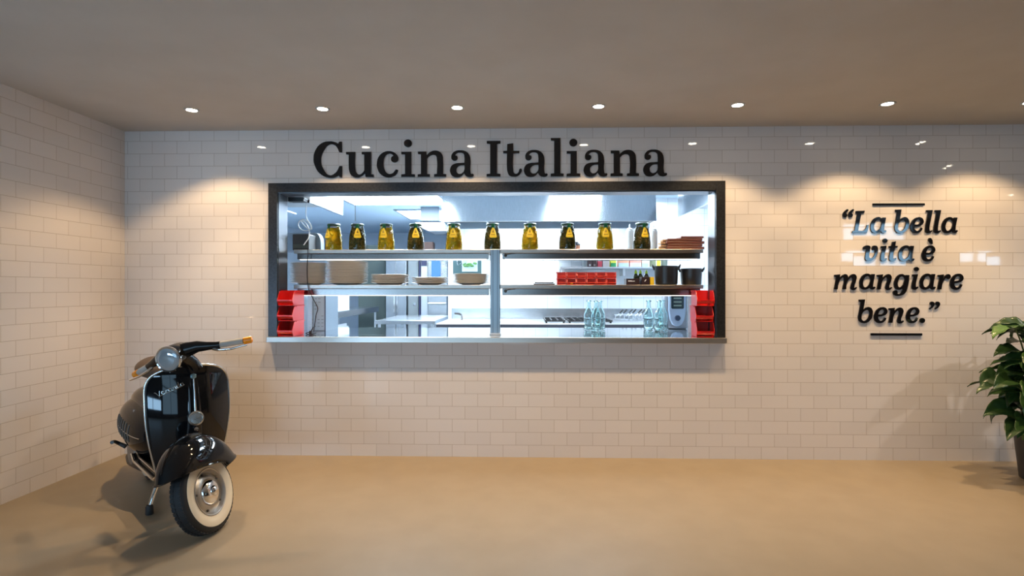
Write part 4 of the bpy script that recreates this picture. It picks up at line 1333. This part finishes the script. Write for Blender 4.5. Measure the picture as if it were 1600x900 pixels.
# raised spine with horn cover, badge and strip
def spine(u, v):
    z_ = .30 + v * .55
    s = (u - .5) * 2
    W = .052 - .026 * v
    y_ = W * s
    h = .015 * (1 - .4 * v) * math.sin(PI * min(1, max(0, v * .9 + .1))) ** .5
    return (sh_x(y_, z_) + h * (1 - s * s) ** .6 - .002, y_, z_)
sp = MB().grid(spine, 15, 24).build('spine_cover', BLACK_PAINT, sh, solid=.003)
sx = lambda z_, off: sh_x(0, z_) + off
MB().tube([(sx(.80, .010), 0, .80), (sx(.72, .013), 0, .72), (sx(.62, .016), 0, .62)], [.004, .005, .0065], 10).build('spine_strip', ALU, sh)
tilt = RY(PI / 2 - .2)
MB().lathe([(.017, 0), (.017, .006), (.011, .010), (0, .0105)], 6, T(sx(.815, .008), 0, .815) @ tilt).build('hexagon_badge', mat('grey_teal_badge', (.20, .30, .32), .3, .6), sh)
hn = MB().lathe([(.040, 0), (.043, .010), (.041, .016), (.034, .018), (.031, .014), (.0, .017)], 36, T(sx(.578, .012), 0, .578) @ tilt).build('horn_cover', ALU, sh)
g = MB()
for k in range(-3, 4):
    L_half = math.sqrt(.030 ** 2 - (k * .008) ** 2)
    g.box(k * .008 - .0012, k * .008 + .0012, -L_half, L_half, .014, .0185, T(sx(.578, .012), 0, .578) @ tilt)
g.build('horn_grille', CHROME, hn, smooth=False)
MB().lathe([(.012, 0), (.012, .02), (0, .022)], 12, T(sx(.515, .014), 0, .515) @ tilt).build('spine_bolt', CHROME, sh)

# raised script on the shield, written upward to the right
SCRIPT = [
 [(0, 2.3), (.35, 2.2), (.75, .35), (1.0, .1), (1.5, 1.6), (1.9, 2.5)],                      # V
 [(2.0, .9), (2.6, 1.1), (2.9, 1.5), (2.5, 1.75), (2.1, 1.3), (2.1, .6), (2.5, .1), (3.2, .4)],   # e
 [(3.3, .3), (3.6, 1.3), (3.8, 1.6), (3.9, 1.3), (4.4, 1.5)], [(3.7, 1.4), (3.6, .1)],             # r
 [(5.5, 1.4), (5.0, 1.6), (4.6, 1.0), (4.7, .3), (5.1, .1), (5.5, .7), (5.6, 1.5), (5.5, .4), (5.9, .1)],   # a
 [(6.1, 1.5), (6.2, .1)], [(6.2, .7), (6.6, 1.5), (7.0, 1.5), (7.1, .8), (7.1, .1), (7.4, .2)],   # n
 [(8.4, 1.4), (8.0, 1.6), (7.6, 1.0), (7.7, .3), (8.1, .1), (8.5, .8)], [(8.8, 3.0), (8.5, 1.0), (8.6, .2), (8.9, .1)],  # d
 [(10.0, 1.4), (9.5, 1.6), (9.1, 1.0), (9.2, .3), (9.6, .1), (10.0, .7), (10.1, 1.5), (10.0, .4), (10.4, .1)],   # a
 [(.6, -.9), (1.2, -.2), (3.0, -.1), (6.0, -.15), (9.0, -.1), (10.4, .1)],                  # underline flourish
]
LG0, LG1 = Vector((-.172, .712)), Vector((-.044, .772))
ex = (LG1 - LG0) / 10.4
ey = Vector((-ex.y, ex.x))  * .72
sc = MB()
for st in SCRIPT:
    pts = []
    for (a, b_) in st:
        q = LG0 + ex * a + ey * b_
        pts.append(Vector((sh_x(q.x, q.y) + .0055, q.x, q.y)))
    sc.tube(smooth_path(pts, 4), .0018 if st is not SCRIPT[-1] else .0014, 6)
sc.build('name_script', ALU, sh)

# floorboard with rails, central tunnel
fb = MB().prism([(-.285, .285), (-.275, .262), (-.33, .235), (-.80, .235), (-.86, .27), (-.86, .285), (-.80, .258), (-.34, .258)], -.185, .185).build('floorboard', BLACK_PAINT, SCO, smooth=False, bevel=.006)
for s in (-1, 1):
    for yy in (.10, .155):
        MB().tube([(-.30, s * yy, .285), (-.345, s * yy, .264), (-.80, s * yy, .264), (-.85, s * yy, .285)], .0075, 8).build('floor_rail', ALU, fb)
    MB().tube([(-.285, s * .172, .275), (-.33, s * .186, .247), (-.80, s * .186, .247), (-.86, s * .186, .28)], .0075, 8).build('edge_rail', ALU, fb)
# main body behind the rider's feet
def hull(u, v):
    x_ = -.72 - .78 * v
    a = u * 2 * PI
    hw_ = .115 + .03 * math.sin(PI * min(1, v * 1.1)) - .06 * v ** 3
    zt = .70 - .02 * v - .16 * v ** 3
    zb = .26 + .10 * math.sin(PI * v) + .12 * v
    zc, hz = (zt + zb) / 2, (zt - zb) / 2
    e = .75
    cy, sz = math.cos(a), math.sin(a)
    return (x_, hw_ * math.copysign(abs(cy) ** e, cy), zc + hz * math.copysign(abs(sz) ** e, sz))
hb = MB().grid(hull, 33, 20)
n0 = [hull(i / 32, 0) for i in range(32)]
n1 = [hull(i / 32, 1) for i in range(32)]
hb.add(n0, [tuple(range(32))]).add(n1, [tuple(range(32))])
hb.build('body_shell', BLACK_PAINT, SCO)
for s in (-1, 1):
    def cowl(u, v, s=s):
        th = v * PI
        a = u * 2 * PI
        rx = .34
        x_ = -.98 + rx * math.cos(th)
        r_ = math.sin(th) ** .72
        drop = -.03 * math.cos(th)
        return (x_, s * .082 + .138 * r_ * math.cos(a) * 1.0, .425 + drop + .168 * r_ * math.sin(a))
    cw = MB().grid(cowl, 33, 25).build('engine_cowl' if s < 0 else 'side_cowl', BLACK_PAINT, SCO)
    MB().tube([cowl(.5 if s < 0 else 0, .2 + .6 * k / 12, s) for k in range(13)], .003, 6).build('cowl_bead', ALU, cw)
    if s < 0:
        for k in range(7):
            pts = []
            for j in range(6):
                u = .44 + .022 * j
                p = Vector(cowl(u, .36 + .045 * k, s)) + Vector((0, -.001, 0))
                pts.append(p)
            MB().tube(pts, .004, 6).build('louvre', mat('louvre_grey', (.16, .15, .14), .4, .3), cw)
# rear fender skirt, tail light, rear wheel
RWC = T(-1.20, 0, .2115)
RWO = bpy.data.objects.new('rear_wheel', None); C.objects.link(RWO); RWO.parent = SCO
wheel(RWO, T(0, 0, .0016) @ RWC)
MB().ellipsoid((-1.515, 0, .50), (.03, .04, .05), 18, 12).build('tail_light', mat('red_lens', (.5, .01, .01), .15), SCO)
# saddle
def saddle(u, v):
    x_ = -.74 - .46 * v
    a = u * 2 * PI
    hw_ = .06 + .085 * math.sin(PI * min(1, v * .75 + .12)) ** 1.2
    zc = .775 + .035 * v
    hz = .065
    r_ = math.sin(PI * min(max(v, .0), 1)) ** .25 if 0 < v < 1 else 0.05
    return (x_, hw_ * r_ * math.cos(a), zc + hz * r_ * math.sin(a))
MB().grid(saddle, 29, 18).build('saddle', mat('brown_saddle_leather', (.07, .045, .032), .5), SCO)
MB().tube([(-.70, 0, .72), (-.72, 0, .69), (-.72, 0, .64)], .02, 10).tube([(-1.0, .05, .77), (-1.02, .05, .68)], .012, 8).tube([(-1.0, -.05, .77), (-1.02, -.05, .68)], .012, 8).build('saddle_spring', CHROME, SCO)

# handlebar and headlight
def hset(u, v):
    # streamlined casing behind the lamp
    a = u * 2 * PI
    x_ = -.237 - .18 * v
    r_ = .070 * (1 - v ** 2.2) ** .5 if v < 1 else 0.001
    return (x_, r_ * math.cos(a) * (1 - .15 * v), .952 + .028 * v + r_ * math.sin(a) * .92)
ST0 = ST
ST = ST @ T(.112, 0, .004)
HB = MB().grid(hset, 33, 16, ST)
HB.tube([(-.335, 0, .945), (-.365, 0, .915), (-.395, 0, .885), (-.41, 0, .84)], [.05, .045, .042, .044], 18, ST)
for s in (-1, 1):
    HB.tube([(-.315, s * .0, .965), (-.325, s * .06, .970), (-.338, s * .115, .968), (-.345, s * .160, .955), (-.359, s * .205, .943), (-.365, s * .225, .939)], [.048, .042, .032, .025, .021, .020], 16, ST)
hb_o = HB.build('handlebar', BLACK_PAINT, SCO)
for s in (-1, 1):
    ARM = ST @ T(.028, 0, 0)
    g = MB().tube([(-.392, s * .222, .939), (-.396, s * .230, .938), (-.436, s * .322, .921), (-.44, s * .332, .919)], [.018, .0185, .0185, .017], 16, ARM).build('grip', mat('grey_rubber_grip', (.42, .40, .37), .55), hb_o)
    MB().tube([(-.44, s * .332, .919), (-.442, s * .336, .918), (-.458, s * .373, .912), (-.461, s * .379, .911)], [.012, .0205, .0205, .010], 18, ARM).build('turn_signal', mat('amber_lens', (1.0, .36, .01), .12, 0, **{'Transmission Weight': .25}), hb_o)
    MB().tube([(-.375, s * .19, .930), (-.368, s * .215, .917), (-.375, s * .29, .900), (-.40, s * .370, .895)], [.010, .008, .0065, .006], 10, ARM).build('brake_lever', CHROME, hb_o)
HM = ST @ T(-.234, 0, .952) @ RY(PI / 2)
MB().ring([(.064, -.006), (.072, -.004), (.0735, .004), (.069, .009), (.063, .007)], 44, HM).build('headlight_rim', CHROME, hb_o)
hl = MB().lathe([(.064, .004), (.058, .010), (.040, .0155), (.02, .018), (0, .0185)], 40, HM, cap=False).build('headlight_lens', mat('headlight_glass', (.42, .45, .48), .06, .35, **{'Coat Weight': 1.0}), hb_o)
MB().ring([(.040, .0150), (.043, .0140), (.043, .0165), (.040, .0172)], 40, HM).build('lens_ring', mat('headlight_glass', (.42, .45, .48), .06), hl)

ST = ST0
# centre stand
cs = MB()
for s in (-1, 1):
    cs = MB().tube([(-.55, s * .085, .235), (-.51, s * .14, .12), (-.495, s * .165, .05)], .0115, 12)
    lg = cs.build('stand_leg', CHROME, SCO)
    MB().lathe([(.020, .0008), (.022, .006), (.021, .045), (.015, .056), (.012, .058)], 16, T(-.493, s * .168, 0)).build('rubber_foot', RUBBER, lg)
MB().tube([(-.55, -.09, .235), (-.55, .09, .235)], .014, 12).build('stand_axle', mat('dark_grey_cast', (.05, .05, .05), .4, .4), SCO)
# kick start and exhaust on the engine side
MB().tube([(-1.0, -.19, .30), (-1.03, -.22, .32), (-1.0, -.25, .345), (-.96, -.27, .35)], [.014, .011, .010, .011], 10).build('kick_lever', mat('dark_grey_cast', (.05, .05, .05), .4, .4), SCO)
MB().tube([(-.80, -.09, .21), (-.95, -.1, .17), (-1.18, -.11, .16), (-1.28, -.11, .16)], [.022, .04, .045, .03], 14).build('exhaust', mat('dark_grey_cast', (.05, .05, .05), .4, .4), SCO)
MB().lathe([(.05, -.05), (.11, -.045), (.12, .0), (.10, .05), (.05, .055)], 24, T(-1.08, -.10, .26) @ RX(PI / 2)).build('engine_case', mat('grey_cast_alloy', (.25, .25, .25), .45, .8), SCO)

# ================================================================ PLANT
PX_, PY_ = 3.56, -.42
PLT = thing('potted_plant', 'leafy green plant in a tall dark pot by the right edge', 'plant', (PX_, PY_, 0))
MB().lathe([(.125, 0), (.13, .005), (.17, .40), (.175, .42), (.162, .42), (.160, .38), (0, .37)], 40).build('pot', mat('anthracite_pot', (.03, .03, .032), .5), PLT)
MB().lathe([(.158, .382), (.09, .39), (0, .395)], 24, cap=False).build('soil', mat('dark_soil', (.03, .02, .015), .95), PLT)
LEAF = []
for k in range(3):
    m = noise_mat('leaf_green_%d' % k, [(.030, .075, .018), (.045, .11, .022), (.018, .048, .014)][k], [(.05, .11, .026), (.09, .18, .04), (.03, .07, .02)][k], 18, .32, stretch=(1, 6, 1))
    LEAF.append(m)
STEMM = mat('leaf_stalk', (.10, .14, .04), .5)


def leaf(base, az, reach, rise, droop, ln, wd, roll, mi):
    """a stalk from the soil and a pointed blade that arches over"""
    dirv = Vector((math.cos(az), math.sin(az), 0))
    side = Vector((-math.sin(az), math.cos(az), 0))
    tip = base + dirv * reach + Vector((0, 0, rise))
    s = MB()
    pts = [base.lerp(tip, t_) + Vector((0, 0, .10 * math.sin(PI * t_))) for t_ in (0, .25, .5, .75, 1)]
    s.tube(smooth_path(pts, 3), .0045, 6)
    st_ = s.build('leaf_stalk', STEMM, PLT)
    cr = Matrix.Rotation(roll, 3, dirv)

    def blade(u, v):
        q = (u - .5) * 2
        w_ = wd * math.sin(PI * min(1, v ** .72)) ** .8 * (1 - .35 * v)
        ang = droop * v
        # arc along the blade
        fwd = ln * (math.sin(.55 + 0) * 0 + (math.sin(ang + .0001) / max(droop, .01)))
        dn = -ln * (1 - math.cos(ang)) / max(droop, .01)
        off = side * (q * w_) + Vector((0, 0, 1)) * (abs(q) * w_ * .38 + .006 * math.sin(v * 20 + q * 3) * abs(q))
        return tip + dirv * (fwd + .0) + Vector((0, 0, dn + .25 * ln * v)) + cr @ off
    MB().grid(blade, 9, 14).build('leaf', LEAF[mi], PLT, solid=.0012)


rp = random.Random(11)
for i in range(96):
    az = rp.uniform(PI * .80, PI * 1.55) if i < 76 else rp.uniform(-PI * .45, PI * .55)
    lev = rp.random() ** .8
    base = Vector((rp.uniform(-.05, .05), rp.uniform(-.05, .05), .39))
    if math.sin(az) > .2:
        r = rp.uniform(.05, .14)
    else:
        r = rp.uniform(.06, .30)
    leaf(base, az, r * (1.0 - .3 * lev), -.01 + .69 * lev, rp.uniform(.9, 2.0) - .5 * lev, rp.uniform(.20, .30), rp.uniform(.060, .088), rp.uniform(-.8, .8), rp.choice((0, 0, 1, 2, 2)))
